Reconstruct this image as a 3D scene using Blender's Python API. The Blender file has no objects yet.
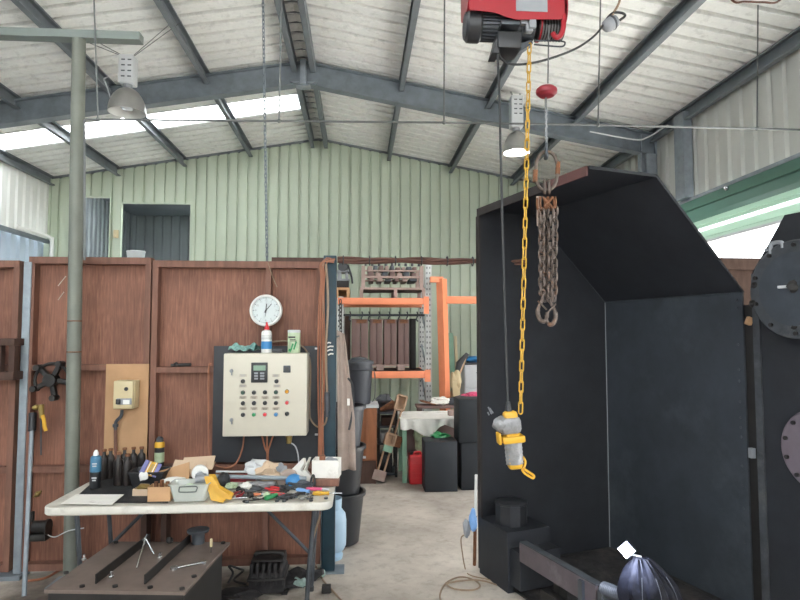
import bpy, bmesh, math, random
from math import sin, cos, pi, radians, sqrt
from mathutils import Vector as V, Matrix, noise, Euler

C = bpy.context.scene.collection
random.seed(7)
F, EYE = 600.0, 1.74
CAMROT = Euler((radians(93.34), 0, radians(-4.0)), 'XYZ').to_matrix()


def ray(px, py):
    return CAMROT @ V(((px - 400) / F, (300 - py) / F, -1))


def P(px, py, Y):
    r = ray(px, py)
    return V((0, 0, EYE)) + r * (Y / r.y)


def PZ(px, py, Z):
    r = ray(px, py)
    return V((0, 0, EYE)) + r * ((Z - EYE) / r.z)


def PX(px, py, X):
    r = ray(px, py)
    return V((0, 0, EYE)) + r * (X / r.x)


# ------------------------------------------------------------------ materials
def lin(h):
    h = h.lstrip('#')
    c = [int(h[i:i + 2], 16) / 255 for i in (0, 2, 4)]
    return [x / 12.92 if x <= .04045 else ((x + .055) / 1.055) ** 2.4 for x in c]


def nodes(name):
    m = bpy.data.materials.new(name)
    m.use_nodes = True
    nt = m.node_tree
    return m, nt, nt.nodes['Principled BSDF'], nt.nodes.new, nt.links.new


def mat(name, hx, rough=.6, metal=0.0, var=.18, scale=6.0, bump=0.0, stretch=(1, 1, 1), second=None, amount=.5, bscale=None, detail=5):
    """procedural: noise-varied base colour, optional second colour in patches, optional bump"""
    m, nt, b, N, L = nodes(name)
    c = lin(hx)
    tc = N('ShaderNodeTexCoord')
    mp = N('ShaderNodeMapping')
    mp.inputs['Scale'].default_value = stretch
    L(tc.outputs['Object'], mp.inputs['Vector'])
    n = N('ShaderNodeTexNoise')
    n.inputs['Scale'].default_value = scale
    n.inputs['Detail'].default_value = detail
    n.inputs['Roughness'].default_value = .62
    L(mp.outputs[0], n.inputs['Vector'])
    r = N('ShaderNodeValToRGB')
    r.color_ramp.elements[0].position = .3
    r.color_ramp.elements[1].position = .7
    r.color_ramp.elements[0].color = [x * (1 - var) for x in c] + [1]
    r.color_ramp.elements[1].color = [min(1, x * (1 + var)) for x in c] + [1]
    L(n.outputs['Fac'], r.inputs['Fac'])
    col = r.outputs['Color']
    if second:
        n2 = N('ShaderNodeTexNoise')
        n2.inputs['Scale'].default_value = scale * .37
        n2.inputs['Detail'].default_value = 8
        n2.inputs['Roughness'].default_value = .7
        L(mp.outputs[0], n2.inputs['Vector'])
        r2 = N('ShaderNodeValToRGB')
        r2.color_ramp.elements[0].position = .62 - amount * .3
        r2.color_ramp.elements[1].position = .74 - amount * .1
        L(n2.outputs['Fac'], r2.inputs['Fac'])
        mx = N('ShaderNodeMix')
        mx.data_type = 'RGBA'
        L(r2.outputs['Color'], mx.inputs[0])
        L(col, mx.inputs[6])
        mx.inputs[7].default_value = lin(second) + [1]
        col = mx.outputs[2]
    L(col, b.inputs['Base Color'])
    b.inputs['Roughness'].default_value = rough
    b.inputs['Metallic'].default_value = metal
    if bump:
        bp = N('ShaderNodeBump')
        bp.inputs['Strength'].default_value = bump
        bp.inputs['Distance'].default_value = .01
        n3 = N('ShaderNodeTexNoise')
        n3.inputs['Scale'].default_value = bscale or scale * 4
        n3.inputs['Detail'].default_value = 4
        L(mp.outputs[0], n3.inputs['Vector'])
        L(n3.outputs['Fac'], bp.inputs['Height'])
        L(bp.outputs[0], b.inputs['Normal'])
    return m


def emit(name, hx, strength):
    m, nt, b, N, L = nodes(name)
    b.inputs['Base Color'].default_value = lin(hx) + [1]
    b.inputs['Emission Color'].default_value = lin(hx) + [1]
    b.inputs['Emission Strength'].default_value = strength
    return m


def plywood():
    m, nt, b, N, L = nodes('plywood_red_brown')
    tc = N('ShaderNodeTexCoord')
    mp = N('ShaderNodeMapping')
    mp.inputs['Scale'].default_value = (34, 34, 2.2)
    L(tc.outputs['Object'], mp.inputs['Vector'])
    n = N('ShaderNodeTexNoise')
    n.inputs['Scale'].default_value = 2.4
    n.inputs['Detail'].default_value = 7
    n.inputs['Roughness'].default_value = .65
    n.inputs['Distortion'].default_value = .6
    L(mp.outputs[0], n.inputs['Vector'])
    r = N('ShaderNodeValToRGB')
    e = r.color_ramp.elements
    e[0].position, e[1].position = .28, .74
    e[0].color = lin('71493a') + [1]
    e[1].color = lin('a8775f') + [1]
    x = e.new(.52)
    x.color = lin('8d5f4c') + [1]
    L(n.outputs['Fac'], r.inputs['Fac'])
    n2 = N('ShaderNodeTexNoise')
    n2.inputs['Scale'].default_value = 2.6
    n2.inputs['Detail'].default_value = 6
    L(tc.outputs['Object'], n2.inputs['Vector'])
    mx = N('ShaderNodeMix')
    mx.data_type = 'RGBA'
    mx.blend_type = 'MULTIPLY'
    mx.inputs[0].default_value = .75
    r2 = N('ShaderNodeValToRGB')
    r2.color_ramp.elements[0].position = .3
    r2.color_ramp.elements[1].position = .65
    r2.color_ramp.elements[0].color = (.5, .47, .47, 1)
    r2.color_ramp.elements[1].color = (1, 1, 1, 1)
    L(n2.outputs['Fac'], r2.inputs['Fac'])
    L(r.outputs[0], mx.inputs[6])
    L(r2.outputs[0], mx.inputs[7])
    L(mx.outputs[2], b.inputs['Base Color'])
    b.inputs['Roughness'].default_value = .65
    return m


def concrete():
    m, nt, b, N, L = nodes('worn_concrete')
    tc = N('ShaderNodeTexCoord')
    n = N('ShaderNodeTexNoise')
    n.inputs['Scale'].default_value = .9
    n.inputs['Detail'].default_value = 9
    n.inputs['Roughness'].default_value = .68
    L(tc.outputs['Object'], n.inputs['Vector'])
    r = N('ShaderNodeValToRGB')
    e = r.color_ramp.elements
    e[0].position, e[1].position = .34, .66
    e[0].color = lin('91877d') + [1]
    e[1].color = lin('c6bcb0') + [1]
    L(n.outputs['Fac'], r.inputs['Fac'])
    n2 = N('ShaderNodeTexNoise')
    n2.inputs['Scale'].default_value = 9
    n2.inputs['Detail'].default_value = 8
    n2.inputs['Roughness'].default_value = .75
    L(tc.outputs['Object'], n2.inputs['Vector'])
    r2 = N('ShaderNodeValToRGB')
    r2.color_ramp.elements[0].position = .28
    r2.color_ramp.elements[1].position = .5
    r2.color_ramp.elements[0].color = (.55, .52, .5, 1)
    r2.color_ramp.elements[1].color = (1, 1, 1, 1)
    L(n2.outputs['Fac'], r2.inputs['Fac'])
    mx = N('ShaderNodeMix')
    mx.data_type = 'RGBA'
    mx.blend_type = 'MULTIPLY'
    mx.inputs[0].default_value = .7
    L(r.outputs[0], mx.inputs[6])
    L(r2.outputs[0], mx.inputs[7])
    # oily grime on the floor, darkened further to deepen the shade under the table
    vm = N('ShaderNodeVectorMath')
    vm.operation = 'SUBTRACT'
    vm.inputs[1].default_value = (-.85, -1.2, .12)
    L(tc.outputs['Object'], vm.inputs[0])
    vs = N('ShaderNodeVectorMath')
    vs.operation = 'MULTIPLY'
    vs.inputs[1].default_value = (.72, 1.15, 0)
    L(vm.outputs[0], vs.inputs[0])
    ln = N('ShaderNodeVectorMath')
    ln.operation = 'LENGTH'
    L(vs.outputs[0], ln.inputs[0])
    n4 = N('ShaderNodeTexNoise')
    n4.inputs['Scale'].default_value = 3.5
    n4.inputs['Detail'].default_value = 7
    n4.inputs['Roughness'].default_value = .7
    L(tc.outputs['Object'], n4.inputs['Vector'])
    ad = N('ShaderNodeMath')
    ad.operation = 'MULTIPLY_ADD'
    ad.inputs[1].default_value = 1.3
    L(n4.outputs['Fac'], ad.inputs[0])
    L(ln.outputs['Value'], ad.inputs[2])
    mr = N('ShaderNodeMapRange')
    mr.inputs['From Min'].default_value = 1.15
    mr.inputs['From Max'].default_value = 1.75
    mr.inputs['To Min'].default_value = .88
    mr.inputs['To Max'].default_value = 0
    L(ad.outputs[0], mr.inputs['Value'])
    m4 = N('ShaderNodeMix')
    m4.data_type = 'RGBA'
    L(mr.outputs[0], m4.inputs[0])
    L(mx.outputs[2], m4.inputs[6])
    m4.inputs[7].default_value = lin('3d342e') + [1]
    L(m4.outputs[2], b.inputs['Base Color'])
    b.inputs['Roughness'].default_value = .62
    bp = N('ShaderNodeBump')
    bp.inputs['Strength'].default_value = .15
    bp.inputs['Distance'].default_value = .01
    L(n2.outputs['Fac'], bp.inputs['Height'])
    L(bp.outputs[0], b.inputs['Normal'])
    return m


def skylight_mat():
    m, nt, b, N, L = nodes('fibreglass_skylight')
    out = nt.nodes['Material Output']
    t = N('ShaderNodeBsdfTranslucent')
    t.inputs['Color'].default_value = (.82, .85, .86, 1)
    tr = N('ShaderNodeBsdfTransparent')
    tr.inputs['Color'].default_value = (.9, .93, .95, 1)
    mx = N('ShaderNodeMixShader')
    mx.inputs[0].default_value = .04
    L(t.outputs[0], mx.inputs[1])
    L(tr.outputs[0], mx.inputs[2])
    L(mx.outputs[0], out.inputs['Surface'])
    return m


def slat_mat():
    m, nt, b, N, L = nodes('pale_translucent_slat')
    out = nt.nodes['Material Output']
    t = N('ShaderNodeBsdfTranslucent')
    t.inputs['Color'].default_value = lin('b5cabc') + [1]
    mx = N('ShaderNodeMixShader')
    mx.inputs[0].default_value = .35
    b.inputs['Base Color'].default_value = lin('b9ccc0') + [1]
    L(b.outputs[0], mx.inputs[1])
    L(t.outputs[0], mx.inputs[2])
    L(mx.outputs[0], out.inputs['Surface'])
    return m


def clear_plastic():
    m, nt, b, N, L = nodes('frosted_plastic')
    b.inputs['Base Color'].default_value = lin('dadfda') + [1]
    b.inputs['Roughness'].default_value = .3
    b.inputs['Alpha'].default_value = .42
    return m


M = {
    'ply': plywood(),
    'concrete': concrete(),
    'skylight': skylight_mat(),
    'frosted': clear_plastic(),
    'stud': mat('red_brown_timber', '765244', .7, var=.25, scale=5, stretch=(6, 6, 1), bump=.1),
    'stud_dark': mat('dark_timber', '4a342b', .75, var=.3, scale=5, stretch=(4, 4, 1)),
    'green_wall': mat('green_sheet', 'b5bfac', .5, var=.05, scale=1.2),
    'grey_wall': mat('pale_grey_sheet', 'c9c9c3', .5, var=.04, scale=1.5),
    'left_wall': mat('cream_white_sheet', 'd9dad6', .5, var=.03, scale=1.5),
    'blue_sheet': mat('blue_grey_sheet', 'a9b8c6', .45, var=.05, scale=1.5),
    'roof': mat('roof_sheet', 'e9e9e6', .6, var=.05, scale=26, second='cbcbc8', amount=.3, detail=8),
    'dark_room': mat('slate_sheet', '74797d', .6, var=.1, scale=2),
    'galv': mat('galvanised_steel', '8b939a', .5, .15, var=.18, scale=9, detail=7),
    'galv_dark': mat('weathered_galvanised_steel', '717980', .5, .12, var=.22, scale=6, detail=7),
    'purlin': mat('grey_purlin_steel', '6f757a', .5, .1, var=.12, scale=6),
    'post': mat('grey_green_painted_pipe', '72756c', .5, .1, var=.15, scale=4, second='8a7a5a', amount=.05),
    'jib': mat('sage_grey_painted_steel', '757d79', .5, .1, var=.08, scale=4),
    'teal': mat('dark_teal_painted_steel', '1f3843', .5, .1, var=.2, scale=8),
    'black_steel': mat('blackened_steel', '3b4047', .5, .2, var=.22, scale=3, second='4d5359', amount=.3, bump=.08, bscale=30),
    'black_steel_far': mat('darker_black_steel', '292b30', .6, .2, var=.25, scale=3, bump=.08, bscale=30),  # darker tone of the same black steel
    'steel_grey': mat('dull_grey_steel', '4c5055', .45, .5, var=.25, scale=8),
    'red_oxide': mat('red_oxide_steel', '6a4340', .6, .1, var=.25, scale=6, second='4a3735', amount=.35),
    'rust': mat('rusty_steel', '7b5137', .8, .2, var=.35, scale=25, second='4a3a33', amount=.4),
    'chain': mat('browned_chain_steel', '5f544e', .5, .5, var=.35, scale=40, second='8a5b3a', amount=.25),
    'soot': mat('sooty_scale', '2b292a', .9, 0, var=.5, scale=14, bump=.6, bscale=40, second='4c4441', amount=.35),
    'bench_plate': mat('brown_grey_steel_plate', '6f625b', .55, .3, var=.18, scale=6, second='564a45', amount=.3),
    'dark_plate': mat('dark_steel', '2a2827', .55, .3, var=.25, scale=6),
    'white_plastic': mat('white_blow_moulded_plastic', 'c6c2b8', .45, var=.06, scale=14, second='a39b8e', amount=.18),
    'mat_black': mat('black_rubber', '232426', .8, var=.3, scale=16, bump=.3),
    'paper': mat('white_paper', 'e4e1da', .8, var=.05, scale=12, second='bdb6aa', amount=.15),
    'ivory': mat('ivory_enamel', 'c6c0b0', .4, var=.04, scale=5, second='bfb296', amount=.06),
    'cream': mat('cream_plastic', 'c4b48e', .4, var=.05, scale=8),
    'tan_board': mat('tan_board', 'b08a66', .75, var=.1, scale=5),
    'board_black': mat('black_backing_board', '34363a', .6, var=.18, scale=4),
    'black_plastic': mat('black_plastic', '26272a', .4, var=.15, scale=8),
    'bin_black': mat('charcoal_bin_plastic', '3b3d43', .45, var=.1, scale=5),
    'dark_grey': mat('dark_grey_plastic', '44474c', .5, var=.12, scale=8),
    'grey': mat('mid_grey', '8d9094', .5, var=.1, scale=8),
    'light_grey': mat('light_grey', 'c2c4c6', .5, var=.06, scale=8),
    'white': mat('white_enamel', 'dcdcd8', .4, var=.03, scale=8),
    'clock_face': mat('clock_dial_white', 'c9d1d1', .5, var=.02, scale=8),
    'chrome': mat('bright_steel', 'c3c6c8', .25, .9, var=.08, scale=20),
    'alu': mat('spun_aluminium', 'a9a9a6', .35, .7, var=.08, scale=10),
    'brass': mat('brass', '9c8752', .4, .7, var=.15, scale=20),
    'red_hoist': mat('red_hoist_paint', '9a1f2a', .35, var=.06, scale=6),
    'red': mat('red_plastic', 'c92f35', .4, var=.1, scale=10),
    'dark_red': mat('dark_red_plastic', '8e2730', .45, var=.15, scale=12),
    'pink_red': mat('pink_plastic', 'd6527a', .4, var=.08, scale=10),
    'orange': mat('orange_racking_paint', 'e58a62', .5, var=.08, scale=6),
    'orange_hose': mat('orange_brown_hose', '996349', .5, var=.15, scale=10),
    'brown_hose': mat('brown_hose', '5d3c30', .55, var=.2, scale=10),
    'yellow': mat('yellow_plastic', 'd09f2c', .45, var=.1, scale=12),
    'yellow_chain': mat('yellow_painted_chain', 'c59a35', .4, .1, var=.15, scale=30),
    'tape': mat('silver_cloth_tape', '88888a', .4, .3, var=.25, scale=30, bump=.5, bscale=60),
    'green': mat('green_plastic', '2f8a52', .4, var=.1, scale=10),
    'pale_green': mat('pale_green', 'b3c3a2', .5, var=.2, scale=20),
    'bench_green': mat('sage_green_paint', '82a890', .5, var=.1, scale=6),
    'blue': mat('blue_plastic', '3a80b8', .4, var=.08, scale=10),
    'light_blue': mat('light_blue_paint', 'a9c3d6', .4, var=.06, scale=5),
    'sky_plastic': mat('pale_blue_plastic', '7fa9dd', .4, var=.08, scale=10),
    'purple': mat('purple_print', '6a6a9c', .4, var=.2, scale=30),
    'teal_cloth': mat('teal_patterned_cloth', '7fa8a0', .8, var=.35, scale=40, second='3f6f70', amount=.4),
    'card': mat('brown_cardboard', 'b9926c', .8, var=.08, scale=8),
    'card_pale': mat('faded_cardboard', 'c9b096', .8, var=.08, scale=8),
    'apron': mat('dusty_taupe_canvas', 'a08f85', .9, var=.15, scale=9, second='83766d', amount=.25, bump=.3, bscale=60),
    'cloth_white': mat('soiled_white_cloth', 'dcdad4', .9, var=.1, scale=8, second='9a968c', amount=.2, bump=.3),
    'brown_cab': mat('orange_brown_veneer', '8d5838', .6, var=.2, scale=4, stretch=(5, 5, 1)),
    'plate_brown': mat('mauve_brown_primer', '6e5752', .6, var=.12, scale=5),
    'pale_wood': mat('bare_pine', 'b6977c', .75, var=.15, scale=6, stretch=(5, 5, 1)),
    'pallet_wood': mat('grey_pink_timber', 'a08a82', .8, var=.2, scale=8),
    'speaker': mat('matt_charcoal_laminate', '1c2127', .6, var=.12, scale=5),
    'curtain': mat('green_roller_slat', '547a6d', .45, var=.06, scale=4),
    'curtain_pale': slat_mat(),
    'flange_grey': mat('scuffed_grey_primer', '404347', .6, .1, var=.3, scale=12, second='5a5c5c', amount=.2),
    'mauve_disc': mat('mauve_grey_primer', '655b62', .6, .05, var=.12, scale=6),
    'wrap': mat('glossy_black_wrap', '1b1c23', .55, 0, var=.5, scale=20, bump=.5, bscale=18),
    'ground': mat('pale_gravel_yard', 'c4c3bf', .9, var=.12, scale=3),
    'cable_black': mat('black_rubber_cable', '2b2c2e', .55, var=.1, scale=20),
    'cable_tan': mat('tan_flex', '8d7863', .6, var=.15, scale=20),
    'wire': mat('dull_wire', '6d6f6f', .5, .5, var=.1, scale=30),
    'bulb_on': emit('lit_bulb', 'fffaf0', 40),
    'bulb_off': mat('opal_glass', 'd4d8dc', .2, var=.03),
    'rack_grey': mat('worn_rack_grey', 'b4b6b4', .5, .1, var=.12, scale=10),
    'rim_dark': mat('dark_brown_primer', '2a2322', .7, .0, var=.3, scale=6),
    'sill_grey': mat('mauve_scuffed_primer', '574e52', .5, .1, var=.25, scale=6, second='777075', amount=.25),
    'weight_red': mat('dull_red_rubber', '86202c', .5, var=.06, scale=6),
    'print_beige': mat('worn_print_strip', 'b3a999', .6, var=.2, scale=30),
    'can_blue': mat('can_blue_print', '3f7291', .35, var=.25, scale=25),
    'led': emit('led_panel', 'dfe8ff', 60),
    'lcd': mat('grey_green_lcd', '7f9a86', .3, var=.05),
    'ink': mat('dark_print', '3a3a3a', .6, var=.2, scale=30),
    'amber': mat('amber_lens', 'd99a2b', .3, var=.05),
    'glass_dark': mat('brown_black_glass', '2a2524', .3, var=.3, scale=20, second='4a3f38', amount=.3),
    'jar': mat('grey_green_glass', '8fa39c', .15, var=.3, scale=20),
}

M['wrap'].node_tree.nodes['Principled BSDF'].inputs['Specular IOR Level'].default_value = .12
M['scr_brown'] = mat('shaded_dark_timber', '3a2d27', .85, var=.3, scale=5, stretch=(4, 4, 1))  # timber darkened to stand in for the backlit shade on the screen
M['scr_brown'].node_tree.nodes['Principled BSDF'].inputs['Specular IOR Level'].default_value = .08


# ------------------------------------------------------------------ mesh builder
class MB:
    def __init__(s):
        s.bm = bmesh.new()
        s.flat = False

    def box(s, c, size, rot=None, bevel=0.0, seg=2):
        mtx = Matrix.Translation(V(c)) @ (rot.to_4x4() if rot is not None else Matrix.Identity(4)) @ Matrix.Diagonal((size[0], size[1], size[2], 1))
        g = bmesh.ops.create_cube(s.bm, size=1.0, matrix=mtx)
        if bevel:
            ed = list({e for v in g['verts'] for e in v.link_edges})
            bmesh.ops.bevel(s.bm, geom=ed, offset=bevel, segments=seg, affect='EDGES', profile=.5)
        return s

    def bb(s, x0, x1, y0, y1, z0, z1, bevel=0.0):
        return s.box(((x0 + x1) / 2, (y0 + y1) / 2, (z0 + z1) / 2), (abs(x1 - x0), abs(y1 - y0), abs(z1 - z0)), bevel=bevel)

    def ring(s, c, a, b, n):
        return [s.bm.verts.new(c + a * cos(2 * pi * i / n) + b * sin(2 * pi * i / n)) for i in range(n)]

    def skin(s, rings, closed=False, caps=True):
        k = len(rings)
        n = len(rings[0])
        for j in range(k if closed else k - 1):
            A, B = rings[j], rings[(j + 1) % k]
            for i in range(n):
                s.bm.faces.new((A[i], A[(i + 1) % n], B[(i + 1) % n], B[i]))
        if caps and not closed:
            s.bm.faces.new(list(reversed(rings[0])))
            s.bm.faces.new(rings[-1])

    def tube(s, pts, r, n=8, closed=False, flat=1.0):
        pts = [V(p) for p in pts]
        k = len(pts)
        rr = r if isinstance(r, (list, tuple)) else [r] * k
        rings = []
        up = None
        for i, p in enumerate(pts):
            if closed:
                t = (pts[(i + 1) % k] - pts[i - 1])
            else:
                t = pts[min(i + 1, k - 1)] - pts[max(i - 1, 0)]
            if t.length < 1e-9:
                t = V((0, 0, 1))
            t.normalize()
            if up is None:
                up = V((0, 0, 1)) if abs(t.z) < .9 else V((1, 0, 0))
            a = (up - t * up.dot(t))
            if a.length < 1e-6:
                a = t.orthogonal()
            a.normalize()
            b = t.cross(a)
            up = a
            rings.append(s.ring(p, a * rr[i], b * rr[i] * flat, n))
        s.skin(rings, closed)
        return s

    def cyl(s, p0, p1, r0, r1=None, n=20):
        return s.tube([p0, p1], [r0, r0 if r1 is None else r1], n)

    def lathe(s, prof, c, axis=V((0, 0, 1)), n=28, caps=True):
        axis = V(axis).normalized()
        a = axis.orthogonal().normalized()
        if abs(axis.z) > .99:
            a = V((1, 0, 0))
        b = axis.cross(a)
        rings = [s.ring(V(c) + axis * h, a * max(r, 1e-4), b * max(r, 1e-4), n) for r, h in prof]
        s.skin(rings, False, caps)
        return s

    def prism(s, pts, o, u, v, d):
        """polygon pts (u,v) at origin o, extruded along vector d"""
        o, u, v, d = V(o), V(u), V(v), V(d)
        A = [s.bm.verts.new(o + u * a + v * b) for a, b in pts]
        B = [s.bm.verts.new(o + u * a + v * b + d) for a, b in pts]
        n = len(pts)
        s.bm.faces.new(list(reversed(A)))
        s.bm.faces.new(B)
        for i in range(n):
            s.bm.faces.new((A[i], A[(i + 1) % n], B[(i + 1) % n], B[i]))
        return s

    def poly(s, pts3, d):
        """3-D polygon extruded by vector d"""
        A = [s.bm.verts.new(V(p)) for p in pts3]
        B = [s.bm.verts.new(V(p) + V(d)) for p in pts3]
        n = len(A)
        s.bm.faces.new(list(reversed(A)))
        s.bm.faces.new(B)
        for i in range(n):
            s.bm.faces.new((A[i], A[(i + 1) % n], B[(i + 1) % n], B[i]))
        return s

    def ball(s, c, r, sub=3, amp=0.0, seed=0, freq=1.5, rot=None):
        r = V((r, r, r)) if not hasattr(r, '__len__') else V(r)
        g = bmesh.ops.create_icosphere(s.bm, subdivisions=sub, radius=1.0)
        for v in g['verts']:
            d = v.co.normalized()
            k = 1 + amp * noise.noise(d * freq + V((seed * 3.1, seed * 1.7, seed))) * 2 + amp * .6 * noise.noise(d * freq * 2.7 + V((seed, 9, seed * 2)))
            q = V((d.x * r.x * k, d.y * r.y * k, d.z * r.z * k))
            if rot is not None:
                q = rot @ q
            v.co = V(c) + q
        return s

    def grid(s, fn, nu, nv):
        vs = [[s.bm.verts.new(fn(i / nu, j / nv)) for j in range(nv + 1)] for i in range(nu + 1)]
        for i in range(nu):
            for j in range(nv):
                s.bm.faces.new((vs[i][j], vs[i + 1][j], vs[i + 1][j + 1], vs[i][j + 1]))
        return s

    def link(s, c, t, w, ln, r, wd, n=6):
        """one chain link: stadium loop along t, width along wd"""
        t = V(t).normalized()
        wd = (V(wd) - t * V(wd).dot(t)).normalized()
        hl, hw = ln / 2 - w / 2, w / 2
        pts = []
        for k in range(7):
            a = -pi / 2 + pi * k / 6
            pts.append(V(c) + t * (hl + hw * cos(a)) + wd * (hw * sin(a)))
        for k in range(7):
            a = pi / 2 + pi * k / 6
            pts.append(V(c) + t * (-hl + hw * cos(a)) + wd * (hw * sin(a)))
        s.tube(pts, r, n, closed=True)

    def chain(s, p0, p1, pitch, w, r, n=6, wob=0, seed=0):
        p0, p1 = V(p0), V(p1)
        d = p1 - p0
        k = max(2, int(round(d.length / pitch)))
        st = d / k
        rnd = random.Random(seed)
        for i in range(k):
            c = p0 + st * (i + .5)
            a = (pi / 4 if i % 2 else -pi / 4) + (rnd.uniform(-wob, wob))
            s.link(c, d, w, st.length + 2.6 * r, r, V((cos(a), sin(a), 0)), n)
        return s

    def build(s, name, m, parent=None, sharp=35, solid=0.0, tags=None, local=False):
        bm = s.bm
        bmesh.ops.recalc_face_normals(bm, faces=bm.faces)
        me = bpy.data.meshes.new(name)
        o = bpy.data.objects.new(name, me)
        C.objects.link(o)
        if parent is not None:
            o.parent = parent
            if not local:
                off = worldloc(parent)
                bmesh.ops.translate(bm, verts=bm.verts, vec=-off)
        else:
            xs = [v.co for v in bm.verts]
            lo = [min(q[i] for q in xs) for i in range(3)]
            hi = [max(q[i] for q in xs) for i in range(3)]
            base = V(((lo[0] + hi[0]) / 2, (lo[1] + hi[1]) / 2, lo[2]))
            bmesh.ops.translate(bm, verts=bm.verts, vec=-base)
            o.location = base
        bm.to_mesh(me)
        bm.free()
        me.materials.append(m if not isinstance(m, str) else M[m])
        if s.flat:
            me.shade_flat()
        else:
            me.shade_smooth()
            me.set_sharp_from_angle(angle=radians(sharp))
        if solid:
            md = o.modifiers.new('thickness', 'SOLIDIFY')
            md.thickness = solid
            md.offset = 0
        return o


def worldloc(o):
    l = V((0, 0, 0))
    while o is not None:
        l = l + o.location
        o = o.parent
    return l


def tag(o, label, cat, group=None, kind=None):
    o['label'] = label
    o['category'] = cat
    if group:
        o['group'] = group
    if kind:
        o['kind'] = kind
    return o


def thing(name, loc, label, cat, group=None):
    o = bpy.data.objects.new(name, None)
    o.empty_display_size = .1
    C.objects.link(o)
    o.location = V(loc)
    return tag(o, label, cat, group)


def struct(o):
    o['kind'] = 'structure'
    return o


def part(o, label):
    o['label'] = label
    return o


def dup(root, shift, label, rz=None, group=None):
    r = root.copy()
    C.objects.link(r)
    r.location = root.location + V(shift)
    if rz is not None:
        r.rotation_euler.z = rz
    r['label'] = label
    if group:
        r['group'] = group
    for ch in list(root.children):
        c = ch.copy()
        C.objects.link(c)
        c.parent = r
        for g in ch.children:
            d = g.copy()
            C.objects.link(d)
            d.parent = c
    return r


def smoothpath(pts, sub=6):
    """Catmull-Rom through points"""
    pts = [V(p) for p in pts]
    out = []
    for i in range(len(pts) - 1):
        p0 = pts[max(i - 1, 0)]
        p1, p2 = pts[i], pts[i + 1]
        p3 = pts[min(i + 2, len(pts) - 1)]
        for k in range(sub):
            t = k / sub
            out.append(.5 * ((2 * p1) + (p2 - p0) * t + (2 * p0 - 5 * p1 + 4 * p2 - p3) * t * t + (3 * p1 - p0 - 3 * p2 + p3) * t ** 3))
    out.append(pts[-1])
    return out


def cable(name, pts, r, m, label, cat, group=None, n=6, sub=6, parent=None):
    mb = MB().tube(smoothpath(pts, sub), r, n)
    o = mb.build(name, m, parent)
    if parent is None:
        tag(o, label, cat, group)
    return o


def ribbed(o, U, Vv, N, u0, u1, lo, hi, pitch, top, flank, depth, holes=()):
    """profiled sheet: ribs along Vv, repeating along U, raised along N. lo/hi: functions of u. holes: (ua,ub,va,vb)"""
    mb = MB()
    mb.flat = True
    o, U, Vv, N = V(o), V(U), V(Vv), V(N)
    us = [(u0, 0.0)]
    k = math.floor(u0 / pitch) - 1
    prof = []
    while k * pitch < u1 + pitch:
        b = k * pitch
        prof += [(b, 0), (b + flank, depth), (b + flank + top, depth), (b + 2 * flank + top, 0)]
        k += 1

    def dep(u):
        for i in range(len(prof) - 1):
            if prof[i][0] <= u <= prof[i + 1][0]:
                a, b = prof[i], prof[i + 1]
                return a[1] + (b[1] - a[1]) * (u - a[0]) / max(1e-9, b[0] - a[0])
        return 0
    cuts = sorted({round(u, 5) for u in [u0, u1] + [p[0] for p in prof if u0 < p[0] < u1] + [q for h in holes for q in h[:2] if u0 < q < u1]})
    for a, b in zip(cuts[:-1], cuts[1:]):
        if b - a < 1e-5:
            continue
        mid = (a + b) / 2
        iv = [(None, None)]
        spans = []
        hs = sorted([(h[2], h[3]) for h in holes if h[0] <= mid <= h[1]])
        cur = None
        for va, vb in hs:
            spans.append((cur, va))
            cur = vb
        spans.append((cur, None))
        for s0, s1 in spans:
            a0 = lo(a) if s0 is None else s0
            b0 = lo(b) if s0 is None else s0
            a1 = hi(a) if s1 is None else s1
            b1 = hi(b) if s1 is None else s1
            if a1 - a0 < 1e-4 and b1 - b0 < 1e-4:
                continue
            da, db = dep(a), dep(b)
            q = [o + U * a + N * da + Vv * a0, o + U * b + N * db + Vv * b0, o + U * b + N * db + Vv * b1, o + U * a + N * da + Vv * a1]
            mb.bm.faces.new([mb.bm.verts.new(x) for x in q])
    bmesh.ops.remove_doubles(mb.bm, verts=mb.bm.verts, dist=1e-5)
    return mb
# =================================================================== THE SHED
XL, XR, XA = -5.0, 3.7, -.66           # left wall, right wall, ridge
ZA, ZL, ZR_ = 5.04, 4.30, 4.25
Y0, Y1 = -4.0, 10.0
SL = V((XL - XA, 0, ZL - ZA))
SR = V((XR - XA, 0, ZR_ - ZA))


def roofz(x):
    return ZA + (x - XA) * ((ZL - ZA) / (XL - XA) if x < XA else (ZR_ - ZA) / (XR - XA))


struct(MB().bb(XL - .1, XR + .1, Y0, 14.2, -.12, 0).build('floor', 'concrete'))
struct(MB().bb(-30, 30, -30, 40, -.3, -.14).build('ground_outside', 'ground'))

# roof sheets, ribs run down the slope, a fibreglass strip let in near the far end
for nm, S in (('left', SL), ('right', SR)):
    L_ = S.length
    U = V((0, 1, 0))
    sd = S.normalized()
    n = U.cross(sd)
    if n.z < 0:
        n = -n
    holes = [(8.06, 8.60, .05, L_ + .05)] if nm == 'left' else []
    holes += [(-2.6, -1.4, .3, L_ - .3), (2.0, 2.8, .3, L_ - .3)] if nm == 'left' else [(-2.6, -1.4, .3, L_ - .3)]  # further unseen skylights, added to bring in more light
    o = ribbed((XA, 0, ZA), U, sd, n, Y0, Y1, lambda u: 0.0, lambda u: L_, .2, .050, .004, .055, holes).build('ceiling_' + nm, 'roof')
    struct(o)
    k = 0
    for (a, b, va, vb) in holes:
        k += 1
        h = ribbed(V((XA, 0, ZA)) + n * .012, U, sd, n, a - .02, b + .02, lambda u: va, lambda u: min(vb, L_), .2, .050, .004, .055).build('window_%d' % (k if nm == 'left' else k + 3), 'skylight')
        struct(h)

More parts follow.
